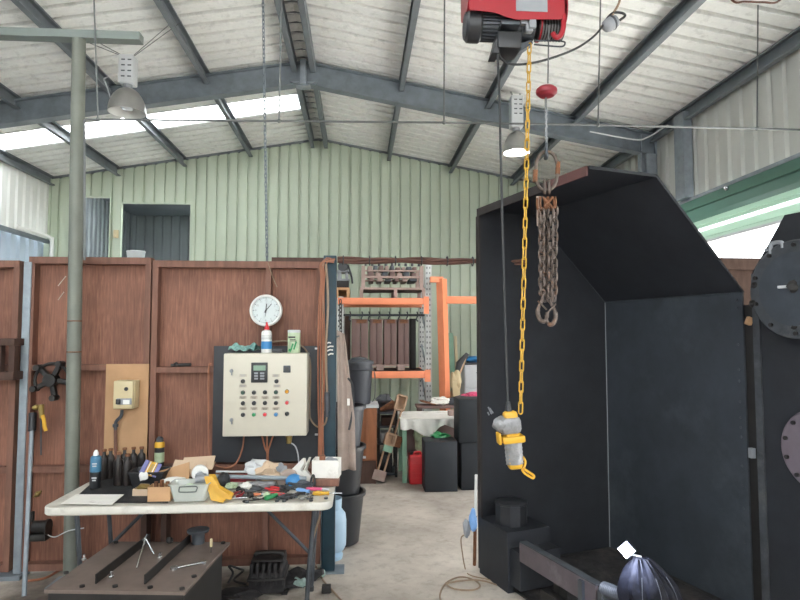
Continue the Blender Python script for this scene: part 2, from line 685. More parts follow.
# far gable wall in green sheet with two openings into the upper store
OP = [(-4.68, -4.05, 2.3, 3.98), (-3.86, -2.76, 2.3, 3.89)]
struct(ribbed((0, Y1, 0), V((1, 0, 0)), V((0, 0, 1)), V((0, 1, 0)), XL, XR, lambda u: 0.0, roofz, .168, .034, .006, .036, OP).build('wall_back', 'green_wall'))
fr = MB()
for a, b, z0, z1 in OP:
    fr.bb(a - .025, a, Y1 - .012, Y1 + .05, z0, z1 + .02)
    fr.bb(b, b + .025, Y1 - .012, Y1 + .05, z0, z1 + .02)
    fr.bb(a, b, Y1 - .012, Y1 + .05, z1, z1 + .025)
struct(fr.build('trim_1', 'green_wall'))

# side walls
DO = (1.6, 6.98, -1, 3.24)     # roller door opening in the right wall
struct(ribbed((XR, 0, 0), V((0, 1, 0)), V((0, 0, 1)), V((1, 0, 0)), Y0, Y1, lambda u: 0.0, lambda u: ZR_, .2, .05, .02, .028, [(DO[0], DO[1], 0.0, DO[3])]).build('wall_right', 'grey_wall'))
struct(ribbed((XL, 0, 0), V((0, 1, 0)), V((0, 0, 1)), V((-1, 0, 0)), Y0, Y1, lambda u: 3.24, lambda u: ZL, .2, .05, .02, .028).build('wall_left', 'left_wall'))
struct(ribbed((XL - .04, 0, 0), V((0, 1, 0)), V((0, 0, 1)), V((-1, 0, 0)), Y0, Y1, lambda u: 0.0, lambda u: 3.24, .24, .09, .03, .035).build('wall_left_lower', 'blue_sheet'))
struct(MB().bb(XL - .03, XL + .05, Y0, Y1 - .02, 3.21, 3.27, .008).build('trim_2', 'galv_dark'))
cable('drain_pipe', [(XL + .10, 8.9, 3.30), (XL + .10, 9.75, 3.30), (XL + .11, 9.88, 3.24), (XL + .11, 9.89, 3.0), (XL + .11, 9.89, 0.02)], .028, 'white', 'thin white pipe turning down in the far left corner below the green wall', 'pipe', n=10)

# roller door curtain, part raised
dr = bpy.data.objects.new('door_1', None)
C.objects.link(dr)
dr.location = (XR, DO[1], 2.72)
struct(dr)
mb = MB()
mb.bb(XR - .06, XR - .01, DO[0], DO[1], 3.215, 3.25, .004)
mb.build('door_header', 'galv', dr)
prof = [(3.215, 0), (3.13, .03), (3.12, .05), (3.03, .055), (3.02, .025), (2.97, .02)]
mb = MB()
for (z0, d0), (z1, d1) in zip(prof[:-1], prof[1:]):
    mb.poly([(XR - .05 + d0, DO[0], z0), (XR - .05 + d0, DO[1], z0), (XR - .05 + d1, DO[1], z1), (XR - .05 + d1, DO[0], z1)], (.004, 0, 0))
mb.build('door_curtain', 'curtain', dr)
prof = [(2.972, .02), (2.93, .045), (2.915, .02), (2.885, .03), None, (2.86, .05), (2.84, .03), (2.78, .03), (2.77, .01), (2.725, .01)]
mb = MB()
for q0, q1 in zip(prof[:-1], prof[1:]):
    if q0 is None or q1 is None:
        continue
    (z0, d0), (z1, d1) = q0, q1
    mb.poly([(XR - .05 + d0, DO[0], z0), (XR - .05 + d0, DO[1], z0), (XR - .05 + d1, DO[1], z1), (XR - .05 + d1, DO[0], z1)], (.004, 0, 0))
mb.build('door_curtain_lower', 'curtain_pale', dr)
mb = MB().bb(XR - .07, XR + .0, DO[0], DO[1], 2.705, 2.735, .005)
mb.build('door_bottom_rail', 'light_grey', dr)
mb = MB().ball((XR - .05, 5.65, 3.20), .03, 2)
mb.build('door_latch', 'chrome', dr)

# portal steel
yr = 7.07


def rafter(name, a, b):
    d = (b - a)
    U = d.normalized()
    W = V((0, 1, 0)).cross(U)
    if W.z > 0:
        W = -W          # W points down from the roof
    mb = MB()
    h, fl, th = .27, .13, .012
    sect = [(-fl / 2, 0), (fl / 2, 0), (fl / 2, th), (th / 2, th), (th / 2, h - th), (fl / 2, h - th), (fl / 2, h), (-fl / 2, h), (-fl / 2, h - th), (-th / 2, h - th), (-th / 2, th), (-fl / 2, th)]
    mb.prism(sect, a, V((0, 1, 0)), W, d)
    return struct(mb.build(name, 'galv_dark', sharp=20))


for i, yy in enumerate((yr,)):
    rafter('beam_left', V((XA, yy, ZA - .045)), V((XL, yy, ZL - .045)))
    rafter('beam_right', V((XA, yy, ZA - .045)), V((XR, yy, ZR_ - .045)))
mb = MB()
mb.bb(XA - .035, XA + .035, yr - .09, yr + .09, ZA - .33, ZA - .04)
mb.prism([(-.16, -.30), (.16, -.30), (.05, -.35), (-.05, -.35)], (XA, yr - .065, ZA), (1, 0, 0), (0, 0, 1), (0, .13, 0))
struct(mb.build('beam_apex_plate', 'galv'))
for nm, x, z in (('left', XL + .14, ZL), ('right', XR - .14, ZR_)):
    mb = MB()
    d_, fl, th = .20, .10, .01
    sg = 1 if nm == 'left' else -1
    sect = [(-.1, -fl / 2), (-.1, fl / 2), (-.1 + th, fl / 2), (-.1 + th, th / 2), (.1 - th, th / 2), (.1 - th, fl / 2), (.1, fl / 2), (.1, -fl / 2), (.1 - th, -fl / 2), (.1 - th, -th / 2), (-.1 + th, -th / 2), (-.1 + th, -fl / 2)]
    mb.prism(sect, (x, yr, 0), (1, 0, 0), (0, 1, 0), (0, 0, z - .05))
    mb.bb(x - .06, x + .06, yr - .10, yr - .06, z - .55, z - .3)
    struct(mb.build('column_' + nm, 'galv', sharp=20))
mb = MB().bb(XR - .12, XR - .02, 6.28, 6.48, 3.25, ZR_ - .03)
struct(mb.build('column_door_mullion', 'galv'))

# purlins: C sections along the shed
PX_ = [-4.95, -3.92, -2.86, -1.79, -.77, -.55, .51, 1.56, 2.62, 3.62]
for i, x in enumerate(PX_):
    zt = roofz(x) - .004
    mb = MB()
    w, h, t, l = .06, .145, .004, .018
    sg = 1 if x < XA else -1
    sect = [(0, 0), (w, 0), (w, -l), (w - t, -l), (w - t, -t), (t, -t), (t, -h + t), (w - t, -h + t), (w - t, -h + l), (w, -h + l), (w, -h), (0, -h)]
    sect = [(sg * (a - w / 2), b) for a, b in sect]
    mb.prism(sect, (x, Y0, zt), (1, 0, 0), (0, 0, 1), (0, Y1 - Y0 - .01, 0))
    struct(mb.build('purlin', 'purlin', sharp=20))

# upper store behind the green wall
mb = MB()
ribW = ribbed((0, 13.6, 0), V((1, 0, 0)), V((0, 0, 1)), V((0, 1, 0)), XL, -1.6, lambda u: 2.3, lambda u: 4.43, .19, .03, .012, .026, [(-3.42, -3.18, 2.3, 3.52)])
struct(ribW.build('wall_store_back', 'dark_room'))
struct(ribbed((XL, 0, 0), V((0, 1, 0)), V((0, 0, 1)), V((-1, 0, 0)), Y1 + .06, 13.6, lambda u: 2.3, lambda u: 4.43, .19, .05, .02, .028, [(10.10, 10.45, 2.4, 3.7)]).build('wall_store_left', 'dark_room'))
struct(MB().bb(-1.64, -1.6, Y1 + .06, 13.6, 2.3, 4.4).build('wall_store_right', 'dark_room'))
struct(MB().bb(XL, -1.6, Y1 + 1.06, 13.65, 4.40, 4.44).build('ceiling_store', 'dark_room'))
struct(MB().bb(XL, -1.6, Y1 + .06, Y1 + 1.06, 4.41, 4.415).build('window_store_added', 'skylight'))  # unseen skylight added to brighten the store
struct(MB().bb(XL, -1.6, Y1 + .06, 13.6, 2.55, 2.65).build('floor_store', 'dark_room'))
mb = MB()
for a, b in (((-3.3, 11.2), (-2.0, 12.6)), ((-2.0, 11.2), (-3.3, 12.6))):
    mb.cyl((a[0], a[1], 4.374), (b[0], b[1], 4.374), .025, n=8)
tag(mb.build('ceiling_brace', 'light_grey'), 'pale crossed roof brace seen through the wide upper opening', 'brace')
mb = MB().lathe([(.105, 0), (.15, .33), (.158, .34), (.15, .345), (.143, .33), (.10, .012)], V((P(136, 254, 10.45).x, 10.45, 2.82)), n=24)
b_ = mb.build('bucket', 'light_grey')
tag(b_, 'pale grey bucket on a ledge inside the wide upper opening', 'bucket')
mb = MB().bb(b_.location.x - .5, b_.location.x + .9, 10.2, 10.75, 2.65, 2.82)
tag(mb.build('storage_box', 'dark_grey'), 'dark low box under the pale grey bucket in the upper store', 'box')
p = P(116, 234, 9.97)
mb = MB().box(p, (.075, .04, .13), bevel=.008)
tag(mb.build('wall_switch', 'cream'), 'small cream switch box on the green post between the two upper openings', 'switch')

# ------------------------------------------------------------------ timber partition across the shop
YP = 4.60


def panel(name_label, x0, x1, z0, z1, mids, studs=(), dark=False, rails=True):
    root = thing('partition_panel', ((x0 + x1) / 2, YP + .05, 0), name_label, 'partition', 'plywood partition panels')
    MB().bb(x0 + .002, x1 - .002, YP + .075, YP + .09, z0, z1 - .004).build('plywood_sheet', 'ply', root)
    r = .042
    MB().bb(x0, x1, YP - .005, YP + .075, z1 - .05, z1).build('top_rail', 'stud', root)
    MB().bb(x0 + r, x1 - r, YP, YP + .075, z0, z0 + .05).build('bottom_rail', 'stud', root)
    MB().bb(x0, x0 + r, YP, YP + .075, z0, z1 - .05).build('stud', 'stud', root)
    MB().bb(x1 - r, x1, YP, YP + .075, z0, z1 - .05).build('stud', 'stud', root)
    ss = sorted([x0 + r] + [q for s in studs for q in (s - r / 2, s + r / 2)] + [x1 - r])
    for s in studs:
        MB().bb(s - r / 2, s + r / 2, YP, YP + .075, z0 + .05, z1 - .05).build('stud', 'stud', root)
    for z in mids:
        for a, b in zip(ss[0::2], ss[1::2]):
            MB().bb(a, b, YP + .005, YP + .075, z - .022, z + .022).build('middle_rail', 'stud', root)
    return root


xa = P(28, 300, YP).x
xb = P(152, 300, YP).x
xc = P(322, 300, YP).x
xl0 = P(-70, 300, YP).x
xl1 = P(18.5, 300, YP).x
panel('plywood partition panel left of the grey steel upright, half cut off', xl0, xl1, .04, 2.29, (.76, 1.50))
panel('plywood partition panel with the cream switch board, behind the round post', xa, xb - .012, .04, 2.32, (.76, 1.50))
panel('wide plywood partition panel carrying the clock and control cabinet', xb, xc, .04, 2.30, (.76, 1.48), (P(268, 300, YP).x,))
mb = MB()
for q in ((58, 286, 66, 276), (58, 300, 64, 292)):
    a, b = P(q[0], q[1], YP + .074), P(q[2], q[3], YP + .074)
    mb.tube([a, b], .0035, 6)
tag(mb.build('chalk_mark', 'print_beige'), 'two short white chalk strokes on plywood left of the round post', 'mark')

# dark rim strip on the top of the partition right half
a, b = P(205, 262, YP + .04), P(325, 262, YP + .04)
mb = MB().bb(P(271, 262, YP).x, P(328, 262, YP).x, YP + .03, YP + .07, 2.302, 2.335)
tag(mb.build('timber_batten', 'stud_dark'), 'dark batten lying on top of the partition above the clock', 'batten')

# grey steel upright between the first two panels, with base plate
x0, x1 = P(19.5, 400, YP).x, P(27.5, 400, YP).x
up = thing('steel_upright', ((x0 + x1) / 2, YP, 0), 'flat pale blue-grey steel upright standing between two plywood panels', 'post')
MB().bb(x0, x1, YP - .01, YP + .06, .03, 2.28, .004).build('upright_tube', 'galv', up)
MB().bb(x0 - .22, x1 + .02, YP - .06, YP + .08, 0, .03).build('base_plate', 'galv_dark', up)

# dark teal end column
x0, x1 = P(322, 420, 4.53).x, P(335.5, 420, 4.53).x
tc = thing('end_column', ((x0 + x1) / 2, 4.58, 0), 'dark teal square steel column ending the plywood partition', 'column')
MB().bb(x0 + .003, x1, 4.53, 4.63, .012, 2.34, .004).build('column_tube', 'teal', tc)
MB().bb(x0 - .01, x1 + .07, 4.50, 4.66, 0, .012).build('base_plate', 'galv_dark', tc)
mb = MB()
for (u0, v0, u1, v1) in ((326.5, 343.5, 331, 343), (327, 347.5, 333.5, 346.5), (327, 351, 333, 350), (328, 355, 333.5, 354)):
    a, b = P(u0, v0, 4.528), P(u1, v1, 4.528)
    mb.tube([a, (a + b) / 2 + V((0, 0, .006)), b], .0055, 6, flat=.5)
mb.build('paint_mark', 'paper', tc)
COLX = (x0, x1)

# ------------------------------------------------------------------ round post with jib arm
pc = V((P(73.5, 480, 4.45).x, 4.45, 0))
pt = P(79, 40, 4.45)
post = thing('jib_post', pc, 'grey round pipe post carrying a flat jib arm near the roof', 'post')
MB().tube([pc + V((0, 0, .015)), V((pt.x, 4.45, pt.z))], .047, 24).build('pipe', 'post', post)
MB().bb(pc.x - .13, pc.x + .085, 4.36, 4.57, 0, .015).build('base_plate', 'galv_dark', post)
arm = MB()
a, b = P(-60, 36.5, 4.45), P(141.5, 39, 4.45)
arm.prism([(-.045, -.03), (.045, -.03), (.045, .03), (-.045, .03)], V((a.x, 4.45, pt.z + .028)), (0, 1, 0), (0, 0, 1), V((b.x - a.x, 0, 0)))
arm.build('arm', 'jib', post)
mb = MB()
for z in (1.62, 1.84):
    cx = pc.x + (pt.x - pc.x) * z / pt.z
    mb.tube([V((cx + .0475 * cos(t), 4.45 + .0475 * sin(t), z)) for t in [2 * pi * k / 24 for k in range(24)]], .004, 6, closed=True)
mb.build('rust_ring', 'rust', post)

# thin rod line under the roof with its hangers
zr = P(400, 122, 4.40).z
pl = thing('air_line', (pc.x + .10, 4.40, zr), 'thin steel rod line strung across the shop below the roof', 'pipe')
a0 = P(82, 119, 4.40)
path = smoothpath([P(84.5, 260, 4.40), P(84.5, 150, 4.40), P(84, 124, 4.40), P(86, 119.5, 4.40)], 5) + [P(98, 119.5, 4.40), P(279, 121, 4.40), P(444, 122.5, 4.40), P(598, 125, 4.40), P(757, 128.5, 4.40), V((XR - .01, 4.40, P(757, 129, 4.40).z))]
MB().tube(path, .0085, 8).build('rod', 'wire', pl)
for px, py, tx in ((98, 119.5, 94), (279, 121, 281.5), (444, 122.5, 444.5), (598, 125, 600.5), (757, 128.5, 758)):
    q = P(px, py, 4.40)
    t = P(tx, 0, 4.40)
    d = (t - q)
    k = (roofz(q.x) - q.z) / d.z
    h = MB().tube([q, q + d * k], .006, 6)
    h.ball(q, .016, 2)
    h.build('hanger', 'wire', pl)

# hanging chain over the clock
q = P(267, 261, YP + .035)
t = P(263, 0, YP + .035)
k = (roofz(t.x) - q.z) / (t.z - q.z)
mb = MB().chain(q, q + (t - q) * k, .034, .016, .004, 5)
tag(mb.build('hanging_chain', 'galv_dark'), 'thin grey chain hanging from the roof to the partition top above the clock', 'chain')
cable('loose_cord', [P(268, 262, YP - .01), P(272, 275, YP - .012), P(277, 287, YP - .012)], .004, 'cable_tan', 'short tan cord end below the hanging chain, above the clock', 'cord')
cable('roof_cable', [P(590, 131.5, 6.6), P(634, 139.5, 6.6), P(648, 137, 6.6), P(668, 125, 6.6)], .008, 'light_grey', 'pale cord looping to the roof near the right column', 'cord')


# ------------------------------------------------------------------ high-bay lamps
def baylamp(px, ytop, ydome, ybot, Y, R_, lit, label, spread=1.0):
    c = P(px, ybot, Y)
    zt = P(px, ytop, Y).z
    zd = P(px, ydome, Y).z
    root = thing('high_bay_lamp', c, label, 'lamp', 'high bay lamps')
    hh = zd - c.z
    prof = [(R_, 0), (R_ * .99, .02)]
    for k in range(1, 9):
        a = k / 8 * pi / 2 * .93
        prof.append((R_ * cos(a), hh * sin(a)))
    pin = [(max(.01, r - .005), z - .004) for r, z in reversed(prof)]
    MB().lathe(prof, c, n=36, caps=False).build('reflector', 'alu', root)
    MB().lathe([(r - .006, z + .001) for r, z in prof], c, n=36, caps=False).build('reflector_lining', 'white', root)
    g = MB()
    g.bb(c.x - .07, c.x + .07, Y - .07, Y + .07, zd + .03, zt, .01)
    gear = g.build('gear_box', 'light_grey', root)
    g = MB()
    for k in range(4):
        z = zt - .05 - k * .055
        for xx in (-.04, .02):
            g.bb(c.x + xx, c.x + xx + .035, Y - .073, Y - .0705, z - .012, z)
    g.build('vent_slot', 'dark_grey', gear)
    MB().cyl((c.x, Y, zd - .02), (c.x, Y, zd + .04), .045).build('neck', 'grey', root)
    MB().lathe([(.02, .09), (.055, .05), (.06, 0.02), (.045, -.0 + .005), (.01, .0)], c + V((0, 0, .03)), n=20).build('bulb', 'bulb_on' if lit else 'bulb_off', root)
    w = MB()
    for dx in (-.55 * spread, .5 * spread):
        xx = c.x + dx
        w.cyl((c.x + .04 * (1 if dx > 0 else -1), Y, zt), (xx, Y, roofz(xx) - .02), .004, n=6)
        w.cyl((c.x + .03 * (1 if dx > 0 else -1), Y, zt), (xx * .8 + c.x * .2, Y, roofz(xx * .8 + c.x * .2) - .02), .004, n=6)
    w.build('suspension_wire', 'wire', root)
    return root


baylamp(127, 57, 88, 113, 5.9, .175, False, 'unlit high bay lamp hanging beside the jib arm on the left')
l2 = baylamp(516.5, 97, 131, 153, 6.75, .155, True, 'lit high bay lamp hanging behind the hoist cables', .12)
cable('lamp_flex', [P(111, 100, 5.9), P(106, 84, 5.9), P(104, 79, 5.9), P(108, 77, 5.9)], .006, 'light_grey', 'short pale flex beside the unlit lamp', 'cord')

# ------------------------------------------------------------------ brown hose bundle across the doorway
mb = MB()
zq = P(400, 261, YP).z
for k, (dz, dy, s) in enumerate(((.012, 0, 1), (-.008, .012, 2), (-.012, -.014, 3), (.004, -.022, 4))):
    pts = []
    for i in range(13):
        x = COLX[1] + .005 + i * .122
        pts.append((x, YP - .01 + dy, zq + dz + .008 * sin(i * 1.3 + s)))
    mb.tube(smoothpath(pts, 3), .012, 7)
hb = tag(mb.build('hose_bundle', 'brown_hose'), 'bundle of brown hoses tied along a bar across the doorway', 'hose')
for i in range(6):
    x = COLX[1] + .05 + i * .2
    mb = MB().tube([V((x, YP - .015 + .04 * cos(t), zq + .035 * sin(t))) for t in [2 * pi * k / 12 for k in range(12)]], .005, 5, closed=True)
    mb.build('tie', 'black_plastic', hb)

# orange hoses over the column end
mb = MB()
for k in range(4):
    x0 = P(318.5 + k * 1.2, 300, 4.50)
    top = P(321 + k * 2.0, 263 - k * .15, 4.50)
    pts = [P(334 + k * .3, 260, 4.50) + V((0, .012 * k - .02, .01 * k - .02)), top + V((0, 0, .012 * (k % 3))), P(321.0 + k * 1.05, 280 + k * 1.5, 4.50), P(318.6 + k * 1.8, 310, 4.505), P(318.0 + k * 2.1 + (k % 3) * .5, 380, 4.51), P(318.8 + k * 1.4, 430 + (k % 3) * 6, 4.51), P(318.4 + k * 1.9, 465 + (k * 7) % 13, 4.51)]
    mb.tube(smoothpath(pts, 5), .0055, 6)
tag(mb.build('hose_bundle', 'orange_hose'), 'sheaf of orange-brown air hoses hanging down beside the teal column', 'hose')
cable('hose', [P(326, 264, 4.485), P(328, 300, 4.485), P(326, 350, 4.49), P(327, 392, 4.49)], .009, 'cable_tan', 'single tan hose hanging in front of the teal column with a dark coupling', 'hose')
mb = MB().cyl(P(327, 392, 4.49), P(327, 411, 4.49), .02, n=14)
mb.cyl(P(327, 411, 4.49), P(327, 417, 4.49), .012, n=12)
tag(mb.build('hose_coupling', 'dark_grey'), 'dark cylindrical hose coupling beside the control cabinet', 'coupling')
# closure strips where the sheets meet the roof
mb = MB()
for xa_, xb_ in ((XL, XA), (XA, XR)):
    a, b = V((xa_, Y1 - .03, roofz(xa_) + .02)), V((xb_, Y1 - .03, roofz(xb_) + .02))
    mb.poly([a, b, b + V((0, 0, -.05)), a + V((0, 0, -.05))], (0, .07, 0))
struct(mb.build('trim_3', 'purlin'))
mb = MB()
mb.poly([(XA - .2, Y0, roofz(XA - .2) + .045), (XA, Y0, ZA + .045), (XA + .2, Y0, roofz(XA + .2) + .045)], (0, Y1 - Y0, 0))
struct(mb.build('ceiling_ridge_cap', 'purlin'))
mb = MB()
for x, z, s in ((XL, ZL, 1), (XR, ZR_, -1)):
    mb.bb(x - .04, x + .04, Y0, Y1, z - .03, z + .05)
struct(mb.build('trim_4', 'purlin'))
mb = MB().bb(XL - .05, XL + .03, Y1 - .04, Y1 + .06, 0, ZL)
mb.bb(XR - .03, XR + .05, Y1 - .04, Y1 + .06, 0, ZR_)
struct(mb.build('trim_5', 'green_wall'))

pl_ = bpy.data.lights.new('lamp_light', 'SPOT')
pl_.energy = 60
pl_.spot_size = radians(150)
pl_.shadow_soft_size = .04
po_ = bpy.data.objects.new('lamp_light', pl_)
C.objects.link(po_)
po_.parent = l2
po_.location = (0, 0, .022)
# unseen front wall behind the camera, its high opening shaped to cut low light
fd = (-4.7, 3.45, 2.25, 4.1)
mb = MB().bb(XL, XR, Y0 - .03, Y0, 0, fd[2])
mb.bb(XL, fd[0], Y0 - .03, Y0, fd[2], ZL)
mb.bb(fd[1], XR, Y0 - .03, Y0, fd[2], ZR_)
mb.poly([(XL, Y0 - .03, ZL), (fd[0], Y0 - .03, fd[3]), (fd[1], Y0 - .03, fd[3]), (XR, Y0 - .03, ZR_), (XA, Y0 - .03, ZA)], (0, .03, 0))
struct(mb.build('wall_front', 'grey_wall'))
# =================================================================== CONTROL CABINET WALL
# black backing board
a, b = P(214, 346, 4.58), P(322, 470, 4.58)
x0, x1, zt, zb = a.x, xc - .002, a.z, .80
mb = MB().bb(x0, x1, 4.575, 4.597, zb, zt, .002)
brd = tag(mb.build('backing_board', 'board_black'), 'large black board on the plywood behind the ivory control cabinet', 'board')
mb = MB()
for px, py in ((316.5, 348.5), (316.5, 434.5)):
    q = P(px, py, 4.572)
    mb.box(q, (.025, .008, .014))
mb.build('clip', 'light_grey', brd)

# cabinet
YF = 4.36
a, b = P(223.5, 353.5, YF), P(306.5, 436, YF)
cab = thing('control_cabinet', ((a.x + b.x) / 2, 4.46, b.z), 'ivory electrical control cabinet with rows of switches on a black board', 'cabinet')
MB().bb(a.x, b.x, YF + .018, 4.574, b.z, a.z, .006).build('cabinet_body', 'ivory', cab)
door = MB().bb(a.x + .002, b.x - .002, YF, YF + .017, b.z + .002, a.z - .002, .005).build('cabinet_door', 'ivory', cab)
q0, q1 = P(251.5, 362.5, YF), P(267.5, 382.5, YF)
disp = MB().bb(q0.x, q1.x, YF - .014, YF, q1.z, q0.z, .004).build('display_unit', 'black_plastic', cab)
p0, p1 = P(253.5, 365.5, YF - .014), P(265.5, 370.5, YF - .014)
MB().bb(p0.x, p1.x, YF - .0155, YF - .0135, p1.z, p0.z).build('lcd_screen', 'lcd', disp)
mb = MB()
for i in range(2):
    for j in range(3):
        c = P(256 + i * 6.2, 373.3 + j * 2.7, YF - .0145)
        mb.box(c, (.03 if i else .026, .003, .013), bevel=.001)
mb.build('keypad_button', 'grey', disp)
q = P(287, 369, YF)
pg = MB().box(q + V((0, -.004, 0)), (.05, .01, .05), bevel=.003).build('panel_meter', 'steel_grey', cab)
MB().box(q + V((0, -.0095, 0)), (.026, .003, .026)).build('meter_face', 'ink', pg)
sw = [(243, 381.3, 'black_plastic'), (276.5, 381.3, 'black_plastic'),
      (243, 392.5, 'green_dark'), (254, 392.5, 'black_plastic'), (265, 392.3, 'black_plastic'), (276, 392.2, 'green_dark'), (287, 391.5, 'amber'),
      (243, 403.3, 'black_plastic'), (254, 403.2, 'black_plastic'), (265, 403, 'black_plastic'), (276, 403, 'black_plastic'), (287, 402.6, 'red'),
      (243, 414.8, 'black_plastic'), (254, 414.6, 'green'), (265, 414.4, 'red'), (276, 414.4, 'blue'), (287, 413.8, 'black_plastic')]
M['green_dark'] = mat('dark_green_plastic', '23443a', .4)
for px, py, m in sw:
    c = P(px, py, YF)
    s = MB().cyl(c, c + V((0, -.008, 0)), .0155, .015, n=18)
    so = s.build('switch_bezel', 'chrome' if m in ('green', 'red', 'blue') else 'dark_grey', cab)
    k = MB().cyl(c + V((0, -.008, 0)), c + V((0, -.02, 0)), .0125, .0115, n=16)
    if m == 'black_plastic':
        k.box(c + V((0, -.022, 0)), (.006, .014, .024), rot=Matrix.Rotation(radians((px * 7) % 50 - 25), 3, 'Y'), bevel=.001)
    k.build('switch_knob', m, so)
# small plates with worn print under the switches
for py, cols in ((386, (243, 277)), (397.5, (243, 254, 265, 276)), (408.6, (243, 254, 265, 276)), (375.5, (243, 276))):
    for px in cols:
        c = P(px, py, YF)
        lb = MB().box(c + V((0, -.001, 0)), (.052, .002, .02)).build('label_plate', 'print_beige', cab)
        mb = MB()
        for j in range(2):
            mb.box(c + V((.0, -.0024, .004 - j * .008)), (.038 - .008 * j, .001, .0035))
        mb.build('print_line', 'grey' if py < 390 else 'ink', lb)
for py in (371, 420):
    c = P(231.5, py, YF)
    k = MB().cyl(c, c + V((0, -.008, 0)), .013, n=14)
    k.box(c + V((.004, -.012, -.006)), (.008, .008, .045), bevel=.001)
    k.build('door_lock', 'grey', cab)
g = P(289, 438.5, 4.44)
MB().cyl(g + V((0, 0, .02)), g + V((0, 0, -.035)), .025, .018, n=14).build('cable_gland', 'brass', cab)

cable('hanging_cable', [P(289, 442, 4.44), P(295, 446, 4.44), P(298, 455, 4.45), P(299, 470, 4.47), P(300, 478, 4.47)], .005, 'light_grey', 'pale grey cable dropping from the brass gland of the cabinet', 'cable')
mb = MB()
for (u0, u1, u2) in ((262, 265, 268), (267, 267, 267), (273, 269, 268)):
    mb.tube(smoothpath([P(u0, 436, 4.45), P(u1, 448, 4.47), P(u2, 456, 4.47), P(u2, 476, 4.50)], 5), .006, 6)
tag(mb.build('hanging_cable', 'orange_hose'), 'three orange cables joining below the middle of the control cabinet', 'cable')
cable('hanging_hose', [P(211, 363, 4.55), P(208.5, 370, 4.55), P(208.5, 420, 4.55), P(209, 450, 4.53), P(213, 463, 4.50), P(226, 468, 4.48), P(236, 463, 4.48), P(242, 450, 4.50), P(244, 436, 4.52)], .0065, 'orange_hose', 'thin orange hose looping below the left corner of the control cabinet', 'hose')
cable('tan_hose', [P(272, 342, 4.55), P(285, 341, 4.56), P(300, 345, 4.56), P(308, 354, 4.56), P(310.5, 370, 4.56), P(309.5, 410, 4.55), P(311, 420, 4.54), P(318, 427, 4.53), P(325, 424, 4.50), P(327, 416, 4.49)], .0065, 'cable_tan', 'tan hose curving down the right edge of the control cabinet', 'hose')

# on top of the cabinet
ztop = P(265, 353.5, YF).z + .001
YT = 4.44


def lathe_item(name, px, w_px, h_px, prof, Y, z, parts_):
    pass


c = V((P(266.5, 350, YT).x, YT, ztop))
bt = thing('glue_bottle', c, 'white squeeze bottle with red nozzle and blue label on the cabinet, below the clock', 'bottle')
MB().lathe([(.036, 0), (.038, .006), (.038, .145), (.033, .16), (.016, .168), (.016, .172)], c, n=24).build('bottle_body', 'white', bt)
MB().lathe([(.0386, .03), (.0386, .085)], c, n=24, caps=False).build('label_band', 'blue', bt)
noz = MB().lathe([(.021, .170), (.019, .182), (.009, .205), (.005, .225), (.003, .226)], c, n=16).build('nozzle', 'red', bt)
mb = MB()
for z in (.1, .108, .122):
    mb.lathe([(.0386, z), (.0386, z + .004)], c, n=24, caps=False)
mb.build('print_line', 'grey', bt)

c = V((P(294, 350, YT).x, YT, ztop))
cn = thing('green_can', c, 'pale green and white printed can on the right of the cabinet top', 'can')
MB().lathe([(.045, 0), (.046, .004), (.046, .16), (.045, .165), (.041, .166)], c, n=28).build('can_body', 'pale_green', cn)
MB().lathe([(.0466, .148), (.0466, .166), (.040, .168)], c, n=28, caps=False).build('can_rim', 'light_grey', cn)
mb = MB()
for (xx, z, w, h) in ((-.012, .115, .05, .012), (-.005, .098, .04, .006), (0, .088, .045, .005)):
    mb.box((c.x + xx, YT - .0455, c.z + z), (w, .004, h))
mb.build('print_line', 'ink', cn)
mb = MB()
for (xx, z, w, h) in ((-.01, .045, .012, .05), (.012, .055, .012, .06), (-.025, .02, .02, .02)):
    mb.box((c.x + xx, YT - .0455, c.z + z), (w, .004, h), rot=Matrix.Rotation(.3, 3, 'Y'))
mb.build('print_patch', 'green', cn)

x0, x1 = P(230, 350, YT).x, P(255, 350, YT).x
mb = MB().grid(lambda u, v: V((x0 + (x1 - x0) * u + .02 * v, 4.38 + .16 * v, ztop + .012 + .055 * sin(pi * (.1 + .85 * v)) * (.75 + .25 * sin(u * 9)) + .008 * sin(u * 17 + v * 11))), 18, 12)
tag(mb.build('rag', 'teal_cloth', solid=.006), 'crumpled teal patterned rag on the left of the cabinet top', 'rag')
mb = MB().box(V((P(277, 350, YT).x, 4.46, ztop + .014)), (.075, .05, .024), bevel=.008)
tag(mb.build('tape_measure', 'dark_grey'), 'small dark case lying between the bottle and the can on the cabinet', 'tool')

# clock
cc = P(266, 310.5, 4.56)
cl = thing('wall_clock', cc + V((0, .02, -.13)), 'round white wall clock hanging above the control cabinet', 'clock')
ax = V((0, -1, 0))
R_ = .120
MB().lathe([(R_ - .004, -.033), (R_, -.02), (R_, .01), (R_ - .006, .018), (R_ - .014, .018), (R_ - .02, .008), (R_ - .02, .002)], cc, ax, n=56, caps=False).build('clock_frame', 'white', cl)
MB().lathe([(R_ - .012, -.032), (R_ - .012, 0.002)], cc, ax, n=56).build('clock_dial', 'clock_face', cl)
mb = MB()
for k in range(60):
    a_ = k * pi / 30
    l = .012 if k % 5 == 0 else .005
    mb.box(cc + V((sin(a_)  * .092, -.0035, cos(a_) * .092)), (.0035 if k % 5 == 0 else .0015, .001, l), rot=Matrix.Rotation(a_, 3, 'Y'))
mb.build('minute_mark', 'ink', cl)
num = []
bmn = bmesh.new()
